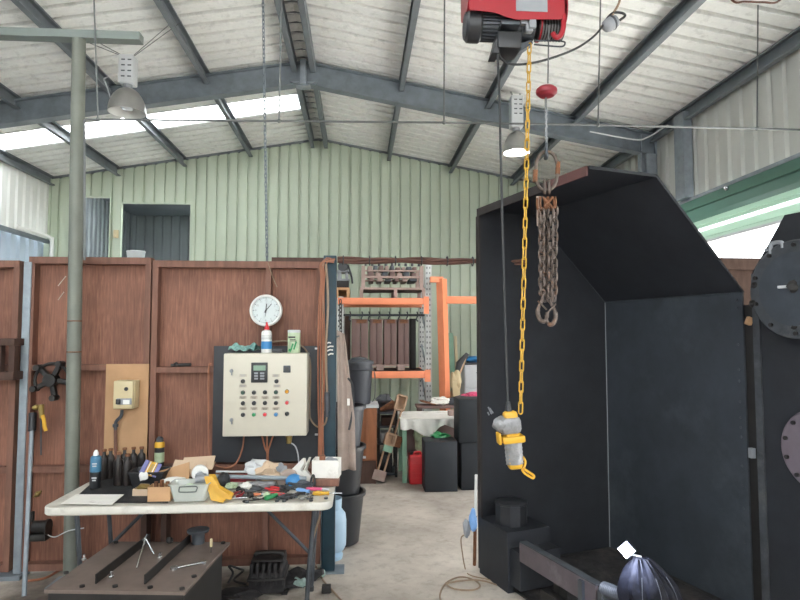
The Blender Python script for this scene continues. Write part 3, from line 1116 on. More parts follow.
for k in range(1, 13):
    cu = bpy.data.curves.new('numeral', 'FONT')
    cu.body = str(k)
    cu.size = .022
    cu.align_x = 'CENTER'
    cu.align_y = 'CENTER'
    to = bpy.data.objects.new('numeral', cu)
    me = bpy.data.meshes.new_from_object(to)
    a_ = k * pi / 6
    me.transform(Matrix.Translation(cc + V((sin(a_) * .075, -.0032, cos(a_) * .075))) @ Matrix.Rotation(pi / 2, 4, 'X'))
    bmn.from_mesh(me)
    bpy.data.objects.remove(to)
    bpy.data.meshes.remove(me)
    bpy.data.curves.remove(cu)
mbn = MB()
mbn.bm.free()
mbn.bm = bmn
mbn.build('numeral', 'grey', cl)


def hand(nm, ang, ln, w, m, dy, back=.02):
    d = V((sin(ang), 0, cos(ang)))
    MB().box(cc + d * ((ln - back) / 2) + V((0, -dy, 0)), (w, .0012, ln + back), rot=Matrix.Rotation(ang, 3, 'Y')).build(nm, m, cl)


hand('hour_hand', radians(5), .050, .007, 'ink', .006)
hand('minute_hand', radians(40), .066, .005, 'ink', .008)
hand('second_hand', radians(182), .045, .002, 'ink', .010, .06)
MB().cyl(cc + V((0, -.002, 0)), cc + V((0, -.012, 0)), .006, n=12).build('hub', 'ink', cl)

# switch board on the second panel
a, b = P(107, 364, YP - .004), P(147, 470, YP - .004)
mb = MB().bb(a.x, b.x, YP - .018, YP - .0055, P(107, 466, YP).z, a.z)
tag(mb.build('switch_board', 'tan_board'), 'tan timber board on the partition carrying the cream switch box', 'board')
a, b = P(113.5, 381, 4.46), P(132.5, 409, 4.46)
sb = thing('switch_box', ((a.x + b.x) / 2, 4.52, b.z), 'cream isolator box with dark switch on the tan board', 'switch box')
MB().bb(a.x, b.x + .005, 4.485, YP - .0185, b.z, a.z, .008).build('box_base', 'cream', sb)
MB().bb(a.x, b.x, 4.46, 4.484, b.z, a.z, .008).build('box_cover', 'cream', sb)
c = P(126.3, 389, 4.46)
MB().cyl(c, c + V((0, -.006, 0)), .014, n=16).build('indicator', 'black_plastic', sb)
c = P(122.5, 401.5, 4.46)
pl_ = MB().box(c + V((.012, -.002, 0)), (.105, .004, .045), bevel=.002).build('switch_plate', 'grey', sb)
k = MB().box(P(118.5, 401.5, 4.46) + V((0, -.009, 0)), (.03, .014, .036), bevel=.003).build('rocker_switch', 'black_plastic', pl_)
MB().box(P(126.5, 402, 4.46) + V((0, -.0048, 0)), (.045, .002, .03)).build('rating_label', 'white', pl_)
mb = MB().tube(smoothpath([P(122, 410, 4.55), P(121, 416, 4.55), P(116, 422, 4.56), P(115.5, 430, 4.565)], 5), .012, 10)
mb.cyl(P(115.5, 424, 4.565), P(115.5, 427, 4.565), .02)
tag(mb.build('conduit_elbow', 'dark_grey'), 'dark elbow fitting curving below the cream switch box', 'conduit')
mb = MB().cyl(P(115.5, 428, 4.565), P(115.5, 466, 4.565), .012, n=12)
tag(mb.build('conduit', 'stud'), 'brown vertical conduit on the tan board below the elbow', 'conduit')

# star shaped casting, tap and pump on the left panel
c = P(52, 380, 4.56)
st = MB()
rr = Matrix.Rotation(.2, 3, 'Y')
for k in range(5):
    a_ = k * 2 * pi / 5 + .45
    d = V((sin(a_), 0, cos(a_)))
    st.box(c + d * .075, (.034, .04, .12), rot=Matrix.Rotation(a_, 3, 'Y'), bevel=.006)
    st.cyl(c + d * .13 + V((0, .03, 0)), c + d * .13 + V((0, -.045, 0)), .022, n=14)
st.cyl(c + V((0, .03, 0)), c + V((0, -.05, 0)), .045, n=20)
st.tube([c + V((.12 * sin(t), 0, .12 * cos(t))) for t in [1.2 * pi * k / 14 - 1.9 for k in range(15)]], .012, 8)
tag(st.build('handwheel', 'dark_plate'), 'dark cast star handwheel hung on the plywood left of the post', 'wheel')
b_ = P(38, 408, 4.55)
tp = thing('hose_tap', b_, 'brass tap with a yellow handle on the plywood above the leaning grey tube', 'tap')
mb = MB().cyl(P(33, 407.5, 4.56), P(43, 407.5, 4.55), .013, n=12)
mb.cyl(P(41, 404.5, 4.55), P(42, 418, 4.55), .02, .016, n=14)
mb.ball(P(36, 407.5, 4.55), .022, 2)
mb.build('tap_body', 'brass', tp)
MB().tube(smoothpath([P(42.5, 415, 4.53), P(44, 421, 4.53), P(44.5, 426, 4.53), P(46, 431, 4.53)], 4), .014, 8, flat=.5).build('handle', 'yellow', tp)
MB().tube([P(41, 418, 4.56), P(41, 455, 4.57)], .006, 6).build('drop_tube', 'dark_grey', tp)
a_, b_ = PZ(24, 598, 0), P(31.5, 431, 4.56)
b_.y = 4.565
lt = thing('air_tube', a_, 'long grey metal tube with black top leaning on the partition at far left', 'tube')
lp = a_ + V((0, 0, .012))
MB().tube([lp, lp + (b_ - lp) * 1.0], .015, 12).build('tube', 'galv', lt)
MB().tube([b_, b_ + (b_ - lp).normalized() * .13], .026, 12).build('black_fitting', 'black_plastic', lt)
c = P(41, 527, 4.54)
pm = MB().cyl(c + V((-.05, 0, 0)), c + V((.04, 0, 0)), .045, n=18)
pm.cyl(c + V((.04, 0, 0)), c + V((.055, 0, 0)), .055, n=18)
pm.bb(c.x - .07, c.x + .05, 4.50, 4.60, c.z - .09, c.z - .04, .006)
pm.cyl(c + V((-.06, 0, .04)), c + V((-.06, 0, .11)), .012, n=10)
pr = tag(pm.build('air_pump', 'dark_plate'), 'small dark motor fixed low on the plywood left of the round post', 'pump')
cable('pump_cord', [P(46, 534, 4.53), P(55, 537, 4.5), P(68, 531, 4.36), P(84, 528, 4.35)], .004, 'light_grey', 'thin pale cord running from the low dark motor to the post', 'cord')
cable('floor_hose', [PZ(28, 581, .012), PZ(45, 578, .012), PZ(58, 571, .012), PZ(72, 563, .012), PZ(95, 553, .012)], .009, 'orange_hose', 'orange hose on the floor at the foot of the left plywood', 'hose')
c = P(37.5, 494, 4.57)
mb = MB().ball(c, .02, 2)
mb.cyl(c + V((-.025, 0, -.02)), c + V((.025, 0, .02)), .008, n=8)
tag(mb.build('brass_fitting', 'brass'), 'tiny brass fitting on the plywood right of the leaning tube', 'fitting')

# dark slatted frame at the far left edge
yg = 4.5
x0, x1 = P(-45, 358, yg).x, P(17, 358, yg).x
z0, z1 = P(10, 380, yg).z, P(10, 338.5, yg).z
gr = thing('slatted_rack', ((x0 + x1) / 2, yg, z0), 'dark timber slatted rack hung on the leftmost plywood panel', 'rack')
MB().bb(x0, x1, yg - .04, yg + .09, z1 - .05, z1, .004).build('top_rail', 'stud_dark', gr)
MB().bb(x0, x1, yg - .04, yg + .09, z0, z0 + .06, .004).build('bottom_rail', 'stud_dark', gr)
n_ = 5
for k in range(n_):
    x = x1 - .022 - k * (x1 - x0 - .05) / (n_ - 1) * .98
    MB().bb(x - .02, x + .02, yg - .03, yg + .02, z0 + .06, z1 - .05).build('slat', 'stud_dark', gr)

# small iron on the mid rail
mb = MB().cyl(P(171, 365.5, YP - .0 + .02), P(191, 364.5, YP + .02), .012, n=10)
mb.ball(P(176, 364.5, YP + .02), .018, 2)
o = tag(mb.build('spanner', 'dark_plate'), 'dark iron tool lying on the partition rail left of the cabinet', 'tool')

# apron on the column
x0 = P(336.5, 400, 4.50).x
xw0, xw1 = P(336.8, 336, 4.5).x, P(346, 336, 4.5).x


def apr(u, v):
    top = V((P(337, 334, 4.5).x, 0, P(337, 334, 4.5).z))
    w = .055 + .065 * min(1, v * 1.6) + .012 * v
    z = top.z - v * (P(340, 334, 4.5).z - P(340, 470, 4.5).z)
    x = top.x + .012 * v + w * u
    y = 4.52 + .022 * sin(u * 10 + v * 2) * (.4 + .6 * v) - .02 * v
    if v < .04:
        z += .03 * (1 - u) * (1 - v / .04)
    return V((x, y, z))


ap = MB().grid(apr, 16, 40).build('apron', 'apron', solid=.006)
tag(ap, 'long dusty taupe apron hanging from the teal column', 'apron')
MB().tube(smoothpath([P(348, 378, 4.5), P(352.5, 385, 4.5), P(353.5, 400, 4.5), P(352, 415, 4.5), P(349, 430, 4.5)], 5), .008, 6, flat=.4).build('strap', 'black_plastic', ap)
MB().box(P(348.5, 402, 4.49), (.02, .006, .05)).build('tag', 'paper', ap)
MB().cyl(P(336.2, 337, 4.52), P(341, 335.5, 4.52), .006, n=8).build('hanging_hook', 'wire', ap)
# black chain beside the column
mb = MB().chain(P(340.5, 300, 4.62), P(341, 336, 4.62), .03, .02, .004, 5)
tag(mb.build('short_chain', 'dark_plate'), 'short dark chain hanging above the apron', 'chain')
# =================================================================== FOLDING TABLE
TZ = .745
TX0, TX1, TYF, TYB = -1.825, -.15, 3.655, 4.33
tb = thing('folding_table', ((TX0 + TX1) / 2, (TYF + TYB) / 2, 0), 'white plastic folding table covered in tools, in front of the partition', 'table')


def rrect(x0, x1, y0, y1, r, n=6):
    pts = []
    for cx, cy, a0 in ((x1 - r, y1 - r, 0), (x0 + r, y1 - r, pi / 2), (x0 + r, y0 + r, pi), (x1 - r, y0 + r, 1.5 * pi)):
        for k in range(n + 1):
            a = a0 + k * pi / 2 / n
            pts.append((cx + r * cos(a), cy + r * sin(a)))
    return pts


mb = MB()
rings = []
for ins, z in ((.008, TZ - .049), (0, TZ - .042), (0, TZ - .008), (.004, TZ - .002), (.012, TZ), (.03, TZ), (.04, TZ - .004)):
    rings.append([mb.bm.verts.new((x, y, z)) for x, y in rrect(TX0 + ins, TX1 - ins, TYF + ins, TYB - ins, .075 - min(ins, .03))])
mb.skin(rings)
mb.build('tabletop', 'white_plastic', tb)


def tleg(x, s):
    for y in (TYF + .13, TYB - .10):
        MB().tube([(x + s * .05, y, TZ - .057), (x + s * .02, y, .35), (x, y, .012)], .014, 10).build('leg', 'steel_grey', tb)
        MB().cyl((x, y, 0), (x, y, .03), .018, n=12).build('foot_cap', 'black_plastic', tb)
    MB().cyl((x + s * .02, TYF + .13, .32), (x + s * .02, TYB - .10, .32), .011, n=10).build('cross_bar', 'steel_grey', tb)
    MB().tube([(x + s * .02, (TYF + TYB) / 2, .32), (x - s * .02 - s * .32, (TYF + TYB) / 2, TZ - .06)], .011, 10).build('brace', 'steel_grey', tb)


tleg(P(307, 560, 3.85).x, 1)
tleg(TX0 + .2, -1)


def T(px, py, dz=0.0):
    return PZ(px, py, TZ + dz) + V((0, 0, .001))


# black mat and papers on the left of the table
q = [T(70, 503), T(168, 503), T(175, 482), T(98, 478)]
mb = MB().poly([v + V((0, 0, 0.0)) for v in q], (0, 0, .004))
tag(mb.build('rubber_mat', 'mat_black'), 'black rubber mat covering the left end of the white table', 'mat')
q = [T(61, 504, .006), T(112, 505, .006), T(124, 495, .006), T(76, 495, .006)]
mb = MB().poly(q, (0, 0, .003))
tag(mb.build('paper_sheet', 'paper'), 'dirty white paper sheet lying at the front left of the table', 'paper')

# spray can
c = T(95, 488, .006)
sc = thing('spray_can', c, 'blue and black spray can standing on the left of the table', 'can')
MB().lathe([(.033, 0), (.034, .004), (.034, .10), (.034, .105)], c, n=24).build('can_base', 'black_plastic', sc)
MB().lathe([(.0342, .105), (.0342, .185), (.03, .20), (.02, .207)], c, n=24).build('can_body', 'can_blue', sc)
MB().lathe([(.016, .207), (.016, .225), (.008, .24), (.006, .242)], c, n=16).build('nozzle', 'white', sc)
mb = MB()
for z, w in ((.07, .03), (.055, .022), (.16, .03), (.145, .025)):
    mb.box(c + V((.006, -.0335, z)), (w, .003, .008))
mb.build('print_line', 'light_grey', sc)


# dark bottles
def bottle(px, py, h, r, label):
    h *= .86
    c = T(px, py, .006)
    o = thing('dark_bottle', c, label, 'bottle', 'dark bottles at the back of the table')
    MB().lathe([(r * .95, 0), (r, .006), (r, h * .68), (r * .9, h * .74), (r * .48, h * .80), (r * .42, h * .82), (r * .42, h * .93)], c, n=18).build('bottle_body', 'glass_dark', o)
    MB().lathe([(r * .52, h * .92), (r * .55, h * .93), (r * .55, h * .99), (r * .5, h)], c, n=16).build('bottle_cap', 'rust', o)
    return o


bl = [(103.5, 479, .235, .028, 'dark bottle just right of the blue spray can, back row'), (110, 478, .235, .028, 'dark bottle at back, second from the spray can'),
      (118, 485, .25, .030, 'tall dark bottle standing forward on the mat, nearest the spray can'), (127, 485, .235, .030, 'dark bottle standing forward beside the black tray'),
      (124, 477, .235, .026, 'dark bottle in the back row behind the two forward bottles'), (133, 477, .24, .027, 'dark bottle in the back row, second from the right end'),
      (141, 476.5, .24, .027, 'dark bottle at the right end of the back row, above the black tray')]
for b_ in bl:
    bottle(*b_)

# black tray with sachet
c0, c1 = T(126, 490, .004), T(163, 490, .004)
tray = thing('plastic_tray', ((c0.x + c1.x) / 2, c0.y + .08, TZ), 'black plastic tray holding a yellow and purple sachet', 'tray')
mb = MB()
rings = []
xm, ym = (c0.x + c1.x) / 2, c0.y + .085
for w, d, z in ((.09, .06, .005), (.115, .08, .105), (.122, .087, .108), (.122, .087, .113), (.112, .077, .112), (.086, .056, .012)):
    rings.append([mb.bm.verts.new((xm + a - 0, ym + b, TZ + z)) for a, b in [(x, y) for x, y in rrect(-w, w, -d, d, .02, 4)]])
mb.skin(rings)
mb.build('tray_shell', 'black_plastic', tray)
MB().box((xm + .02, ym + .02, TZ + .05), (.13, .08, .06), bevel=.01).build('tray_content', 'dark_grey', tray)
A, B = P(151, 462, ym - .02), P(146, 482, ym - .08)
rx = (A - B)
rot = Matrix.Rotation(.30, 3, 'Y') @ Matrix.Rotation(-.65, 3, 'X')
sc_ = thing('sachet', (A + B) / 2, 'yellow and purple sachet with torn white corner lying on the black tray', 'packet')
cm = (A + B) / 2 + V((.015, 0, .02))
for i, (off, w, m) in enumerate(((-.042, .03, 'purple'), (0, .054, 'yellow'), (.040, .026, 'purple'))):
    MB().box(cm + rot @ V((off, 0, 0)), (w, .012, .095), rot=rot, bevel=.004).build('sachet_panel', m, sc_)
for off in (-.018, .018):
    MB().box(cm + rot @ V((off, -.0075, 0)), (.005, .002, .085), rot=rot).build('print_stripe', 'white', sc_)
MB().box(cm + rot @ V((.002, -.0075, 0)), (.016, .002, .06), rot=rot).build('print_block', 'brass', sc_)
MB().ball(cm + rot @ V((-.02, -.005, -.06)), (.026, .010, .024), 2, .35, 3).build('torn_corner', 'white', sc_)

# cardboard boxes and flaps
def openbox(name, c, w, d, h, m, label, cat, rz=0.0, wall=.004, flaps=False):
    mb = MB()
    r = Matrix.Rotation(rz, 3, 'Z')
    for o_, s_ in (((0, 0, wall / 2), (w, d, wall)), ((0, -d / 2, h / 2), (w, wall, h)), ((0, d / 2, h / 2), (w, wall, h)), ((-w / 2, 0, h / 2), (wall, d, h)), ((w / 2, 0, h / 2), (wall, d, h))):
        mb.box(V(c) + r @ V(o_), s_, rot=r)
    if flaps:
        for sx in (-1, 1):
            mb.box(V(c) + r @ V((sx * (w / 2 + .025), 0, h + .01)), (.06, d * .95, wall), rot=r @ Matrix.Rotation(-sx * .35, 3, 'Y'))
    return tag(mb.build(name, m), label, cat)


a, b = T(147.5, 503), T(168.5, 503)
openbox('cardboard_box', ((a.x + b.x) / 2, a.y + .05, TZ + .006), .128, .09, .085, 'card', 'small open tan cardboard box at the front of the table beside the clear tub', 'box', rz=.03)
mb = MB()
for k, (px, py, r_) in enumerate(((152, 487, .02), (158, 486, .022), (163, 487, .018))):
    qx = (a.x + b.x) / 2 + (k - 1) * .034
    mb.cyl((qx, a.y + .06, TZ + .015), (qx, a.y + .06, TZ + .11 + .01 * (k % 2)), .012, n=10)
tag(mb.build('tube_offcut', 'rust'), 'brown tube offcuts standing in the small cardboard box', 'tube')
q = T(136, 497)
openbox('card_tray', (q.x + .035, q.y + .03, TZ + .006), .11, .06, .04, 'card_pale', 'low pale card tray between the black tray and the cardboard box', 'tray', rz=-.1)
mb = MB().ball((q.x + .03, q.y + .03, TZ + .052), (.04, .03, .022), 2, .2, 5)
tag(mb.build('crumpled_foil', 'brass'), 'crumpled brown lump on the low pale card tray', 'wrapper')

# flattened cardboard against the partition
for (u0, v0, u1, v1, dy, m, lb, rz, tilt) in (
        (172, 475, 205, 462, 4.22, 'card_pale', 'pale folded cardboard leaning behind the white roll', .08, .55),
        (182, 467, 214, 460, 4.29, 'card_pale', 'cardboard sheet leaning at the very back, above the clear tub', -.05, .65),
        (158, 480, 190, 470, 4.10, 'card', 'brown cardboard flap lying over papers behind the small box', -.28, .45)):
    A, B = P(u0, v0, dy), P(u1, v1, dy)
    w = (B - A).x
    cc_ = (A + B) / 2
    mb = MB().box((cc_.x, dy, max(cc_.z, TZ + .06)), (w, .005, .13), rot=Matrix.Rotation(rz, 3, 'Y') @ Matrix.Rotation(-tilt - .35, 3, 'X'))
    mb.box((cc_.x + .01, dy + .02, max(cc_.z, TZ + .06) - .03), (w * .9, .005, .1), rot=Matrix.Rotation(rz - .1, 3, 'Y') @ Matrix.Rotation(-tilt - .7, 3, 'X'))
    tag(mb.build('cardboard_sheet', m), lb, 'cardboard')
mb = MB().ball(T(173, 484, .055) + V((0, .03, 0)), (.085, .05, .03), 3, .35, 9)
tag(mb.build('crumpled_paper', 'cloth_white'), 'crumpled white paper behind the small cardboard box', 'paper')
mb = MB().box(P(180, 474, 4.2) + V((0, .02, -.05)), (.4, .16, .05), bevel=.004)
tag(mb.build('timber_offcut', 'stud'), 'brown timber block lying at the back under the cardboard', 'timber')

# white roll
c = P(200, 473, 4.02)
ro = thing('tape_roll', c + V((0, 0, -.05)), 'white tape roll standing on edge behind the clear tub', 'roll')
MB().lathe([(.018, -.02), (.050, -.02), (.052, -.017), (.052, .017), (.050, .02), (.018, .02)], c, V((.25, -1, .1)), n=32).build('roll', 'white', ro)
MB().lathe([(.017, -.021), (.017, .022)], c, V((.25, -1, .1)), n=20).build('core', 'light_grey', ro)

# clear tub with handle
a, b = T(172, 503.5), T(203, 503.5)
xm, ym = (a.x + b.x) / 2, a.y + .075
tu = thing('plastic_tub', (xm, ym, TZ), 'frosted clear plastic tub with wire handle at the front of the table', 'tub')
mb = MB()
rings = []
for w, d, z in ((.092, .055, .004), (.115, .07, .10), (.122, .077, .104), (.122, .077, .109), (.113, .068, .107), (.089, .053, .010)):
    rings.append([mb.bm.verts.new((xm + x, ym + y, TZ + z)) for x, y in rrect(-w, w, -d, d, .02, 4)])
mb.skin(rings)
mb.build('tub_shell', 'frosted', tu)
yh = ym - .082
MB().tube(smoothpath([(xm - .05, yh + .006, TZ + .095), (xm - .05, yh - .004, TZ + .075), (xm - .04, yh - .006, TZ + .068), (xm + .04, yh - .006, TZ + .068), (xm + .05, yh - .004, TZ + .075), (xm + .05, yh + .006, TZ + .095), (xm, yh + .004, TZ + .097), (xm - .05, yh + .006, TZ + .095)], 4), .0035, 6).build('handle', 'dark_grey', tu)
MB().ball((xm - .02, ym - .005, TZ + .06), (.05, .03, .035), 3, .2, 4).build('tub_content', 'pale_green', tu)
mb = MB().cyl((xm + .02, ym, TZ + .118), (xm + .10, ym + .02, TZ + .125), .022, n=14)
mb.ball((xm + .05, ym + .03, TZ + .13), (.035, .03, .025), 2, .2, 2)
tag(mb.build('fitting', 'grey'), 'grey plastic fitting lying on top of the clear tub', 'fitting')

# tall bottle on the rail
c = V((P(158.3, 464, 4.52).x, 4.54, P(158, 466, 4.54).z))
bo = thing('spray_bottle', c, 'dark green bottle with yellow collar standing at the back against the partition stud', 'bottle')
MB().lathe([(.032, 0), (.034, .004), (.034, .13), (.033, .14)], c, n=22).build('bottle_body', 'black_plastic', bo)
MB().lathe([(.0345, .03), (.0345, .10)], c, n=22, caps=False).build('label_band', 'pale_green', bo)
MB().lathe([(.0345, .135), (.0345, .165), (.028, .175)], c, n=22).build('collar', 'yellow', bo)
MB().lathe([(.026, .175), (.024, .20), (.012, .212)], c, n=18).build('bottle_cap', 'dark_grey', bo)
mb = MB().bb(c.x - .12, c.x + .10, 4.46, 4.595, TZ - .02, c.z - .001, .003)
tag(mb.build('timber_block', 'stud_dark'), 'dark timber block carrying the yellow collared bottle', 'timber')
mb = MB()
mb.bb(c.x - .10, c.x - .06, 4.48, 4.58, 0, TZ - .021)
mb.bb(c.x + .04, c.x + .08, 4.48, 4.58, 0, TZ - .021)
tag(mb.build('timber_prop', 'stud_dark'), 'dark timber props standing behind the table below the bottle', 'timber')

# yellow scoop
c = T(214, 500)
yw = MB()
A = [P(204, 477, 3.76), P(213, 476.5, 3.77), P(218, 488, 3.73), P(232, 496, 3.72), T(231, 500, .008), T(225, 499, .008), T(223, 503, .008), T(211, 500.5, .008)]
yw.poly(A, (.004, .04, .006))
yb = tag(yw.build('folded_bracket', 'yellow'), 'bright yellow folded guard lying at the table front beside the clear tub', 'guard')

# long bars across the table
zb = TZ + .03
a, b = T(188, 481), T(322, 488.5)
a, b = P(200, 480, 4.12), P(306, 486.5, 4.0)
a.z = b.z = TZ + .062
mb = MB().tube([a, b], .014, 12)
tag(mb.build('steel_tube', 'galv'), 'long grey tube lying across the tools on the table', 'tube')
a, b = P(208, 477, 4.24), P(256, 478, 4.24)
mb = MB().box((a + b) / 2 + V((0, 0, -.0)), ((b - a).length, .05, .035), bevel=.004)
mb.box((a + b) / 2 + V((0, 0, -.06)), ((b - a).length * .6, .05, .08), bevel=.004)
tag(mb.build('timber_bar', 'dark_red'), 'dark red timber bar lying behind the long grey tube', 'bar')
a, b = P(216, 476.5, 4.16), P(255, 478, 4.16)
mb = MB().cyl((a.x, 4.16, TZ + .08), (b.x, 4.16, TZ + .075), .008, n=8)
tag(mb.build('steel_rod', 'light_grey'), 'thin pale rod behind the long grey tube', 'rod')

# packs and bags along the back
def crumple(name, px, py, Y, r3, m, label, cat, seed, amp=.35, sub=3, frq=1.6):
    q = P(px, py, Y)
    mb = MB().ball(q, r3, sub, amp, seed, frq)
    lo = min(v.co.z for v in mb.bm.verts)
    bmesh.ops.translate(mb.bm, verts=mb.bm.verts, vec=(0, 0, max(0, TZ + .002 - lo)))
    return tag(mb.build(name, m, sharp=25), label, cat)


crumple('plastic_bag', 257, 478, 4.18, (.08, .05, .06), 'light_grey', 'crumpled clear grey plastic bag at the back, left of the tan bag', 'bag', 11)
crumple('paper_bag', 269, 478, 4.14, (.08, .05, .065), 'card_pale', 'crumpled tan paper bag at the back of the table', 'bag', 13)
crumple('plastic_bag', 280, 477, 4.17, (.05, .04, .065), 'grey', 'crumpled grey bag squeezed between the tan bag and the brown pad', 'bag', 17)
q = P(287, 479, 4.12)
mb = MB().ball(q, (.075, .03, .06), 3, .08, 3, rot=Matrix.Rotation(-.6, 3, 'Y'))
tag(mb.build('scouring_pad', 'apron'), 'rounded grey-brown pad leaning behind the blue ball', 'pad')
mb = MB().ball(P(294, 481, 4.02), (.055, .05, .045), 4)
tag(mb.build('blue_dome', 'blue'), 'bright blue domed cap behind the red pliers', 'cap')
wb = MB()
yw_ = 4.12
for poly in ([(290, 471), (303, 458), (304, 463), (300, 470), (318, 482), (321, 485), (314, 489), (300, 482), (297, 473)],
             [(303, 471), (309, 457), (305, 470), (312, 478), (306, 480)]):
    pts = [P(u, v, yw_ + .002 * i) for i, (u, v) in enumerate(poly)]
    wb.poly(pts, (.012, .05, -.01))
tag(wb.build('torn_bag', 'paper'), 'torn white bag with pointed corners at the back beside the white box', 'bag')
# white box on timber at the right end
a, b = P(315, 489, 4.05), P(338.5, 489, 4.05)
wt = MB().bb(P(313, 488, 4.06).x, P(339, 488, 4.06).x, 4.02, 4.20, TZ + .003, TZ + .048, .004)
tag(wt.build('timber_block', 'stud'), 'brown timber block under the white box at the right end of the table', 'timber')
openbox('white_box', ((P(314, 480, 4.1).x + P(339, 480, 4.1).x) / 2, 4.12, TZ + .049), .175, .12, .115, 'paper', 'open white cardboard box on a timber block at the right end of the table', 'box', rz=-.12, flaps=False)
mb = MB().cyl((P(322, 470, 4.1).x, 4.13, TZ + .06), (P(322, 470, 4.1).x, 4.13, TZ + .185), .02, n=12)
tag(mb.build('bottle', 'orange_hose'), 'orange cylinder poking out of the open white box', 'bottle')
mb = MB().ball((P(331, 466, 4.1).x, 4.12, TZ + .13), (.05, .035, .05), 2, .3, 8)
tag(mb.build('crumpled_wrap', 'grey'), 'grey wrap inside the open white box', 'wrapper')
mb = MB().tube(smoothpath([P(310, 487, 3.98), P(312, 477, 3.99), P(314, 476, 3.99), P(315, 486, 3.98)], 5), .007, 8)
tag(mb.build('clamp_handle', 'black_plastic'), 'black looped clamp handle standing beside the timber block', 'clamp')


# hand tools
def screwdriver(px, py, ang, m, label, hl=.10, bl_=.09, r=.014):
    q = T(px, py)
    d = V((cos(ang), sin(ang), 0))
    c = q + V((0, 0, r))
    o = thing('screwdriver', q, label, 'screwdriver', 'screwdrivers on the table')
    hs = []
    prof = [(r * .75, 0), (r, .012), (r, hl * .55), (r * .7, hl * .75), (r * .9, hl), (r * .4, hl + .002)]
    MB().lathe(prof, c - d * hl * .5, d, n=12).build('handle', m, o)
    MB().cyl(c + d * hl * .5, c + d * (hl * .5 + bl_), .0035, n=8).build('blade', 'chrome', o)


def pliers(px, py, ang, m, label, s=1.0, kind='pliers'):
    q = T(px, py)
    o = thing(kind, q, label, kind, 'pliers on the table')
    r3 = Matrix.Rotation(ang, 3, 'Z')

    def L_(x, y, z=.010):
        return q + r3 @ V((x * s, y * s, z))
    for sg in (-1, 1):
        MB().tube(smoothpath([L_(0, .004 * sg), L_(-.03, .018 * sg), L_(-.07, .026 * sg), L_(-.115, .018 * sg)], 4), [.006] * 4 + [.009] * 9, 8, flat=.8).build('handle', m, o)
    mb = MB().cyl(q + V((0, 0, .002)), q + V((0, 0, .018)), .013 * s, n=14)
    for sg in (-1, 1):
        mb.tube([L_(0, .007 * sg), L_(.03, .007 * sg), L_(.06, .003 * sg)], [.008, .007, .004], 8)
    mb.build('jaw', 'dark_plate', o)


def spanner(px, py, ang, ln, m, label):
    q = T(px, py)
    d = V((cos(ang), sin(ang), 0))
    w = V((-sin(ang), cos(ang), 0))
    mb = MB().box(q + V((0, 0, .006)), (ln, .012, .006), rot=Matrix.Rotation(ang, 3, 'Z'), bevel=.002)
    for s in (-1, 1):
        c = q + d * s * ln / 2 + V((0, 0, .006))
        mb.tube([c + d * .013 * cos(t) + w * .013 * sin(t) for t in [2 * pi * k / 12 for k in range(12 if s < 0 else 12)]], .0045, 6, closed=True)
    return tag(mb.build('spanner', m), label, 'spanner', 'spanners on the table')


pliers(287, 497, -.25, 'red', 'red handled pliers near the table front below the blue cap', 1.0)
pliers(281, 491.5, -.5, 'red', 'red handled pliers lying behind another red pair below the blue cap', .95)
pliers(243, 493, 1.3, 'dark_red', 'dark red handled cutters standing out left of the green screwdriver', 1.1)
pliers(262, 490, .4, 'dark_grey', 'grey handled pliers under the long grey tube near the tan bag', 1.1)
pliers(277, 497, 2.4, 'black_plastic', 'black handled pliers between the green screwdriver and red pliers', 1.0)
pliers(297, 496, .7, 'dark_grey', 'grey handled pliers right of the red pliers', 1.0)
pliers(234, 489, -.3, 'black_plastic', 'black handled pliers behind the yellow guard', 1.1)
pliers(250, 487, 2.8, 'dark_grey', 'grey handled pliers behind the dark red cutters', 1.0)
screwdriver(271, 499.5, .9, 'green', 'screwdriver with green handle at the table front', .09, .05, .016)
screwdriver(303, 493, -.6, 'sky_plastic', 'screwdriver with pale blue handle right of the red pliers', .10, .09, .014)
screwdriver(314, 491, -.12, 'pink_red', 'screwdriver with pink handle near the timber block', .10, .05, .012)
screwdriver(321, 495.5, -.05, 'yellow', 'screwdriver with orange-yellow handle at the right end of the table', .10, .08, .013)
screwdriver(256, 496, .1, 'orange', 'screwdriver with small orange handle lying left of the green one', .06, .1, .009)
spanner(309, 497, 1.1, .16, 'chrome', 'bright spanner lying between the pale blue and yellow screwdrivers')
spanner(240, 499, .1, .14, 'chrome', 'bright spanner at the table front beside the yellow guard')
spanner(268, 486, -.35, .2, 'steel_grey', 'long dull spanner lying below the tan bag')
spanner(255, 501, .5, .12, 'dark_plate', 'dark spanner at the front edge left of the green screwdriver')
spanner(291, 488, .3, .2, 'dark_plate', 'dark spanner lying in front of the blue cap')
crumple('tape_roll', 224, 486, 4.05, (.045, .04, .045), 'black_plastic', 'black lump of tape behind the yellow guard', 'tape', 21, .15)
crumple('crumpled_label', 231, 487, 4.0, (.035, .03, .018), 'pale_green', 'crumpled pale green label near the yellow guard', 'paper', 22, .4)
crumple('crumpled_paper', 246, 489, 3.96, (.03, .02, .022), 'cloth_white', 'small white paper scrap beside the dark red cutters', 'paper', 23, .4)
crumple('metal_scrap', 262, 486, 4.02, (.075, .04, .02), 'tape', 'flat crumpled silver scrap under the tan bag', 'scrap', 24, .35)
crumple('crumpled_label', 267, 499, 3.80, (.02, .02, .012), 'pale_green', 'small pale green scrap touching the green screwdriver', 'paper', 25, .4)
crumple('round_fitting', 250, 501, 3.77, (.022, .022, .02), 'dark_plate', 'small dark round fitting at the front edge of the table', 'fitting', 26, .1)
crumple('oily_cloth', 300, 489, 4.0, (.08, .045, .025), 'dark_grey', 'dark oily cloth behind the pale blue screwdriver', 'cloth', 27, .4)
rnd = random.Random(5)
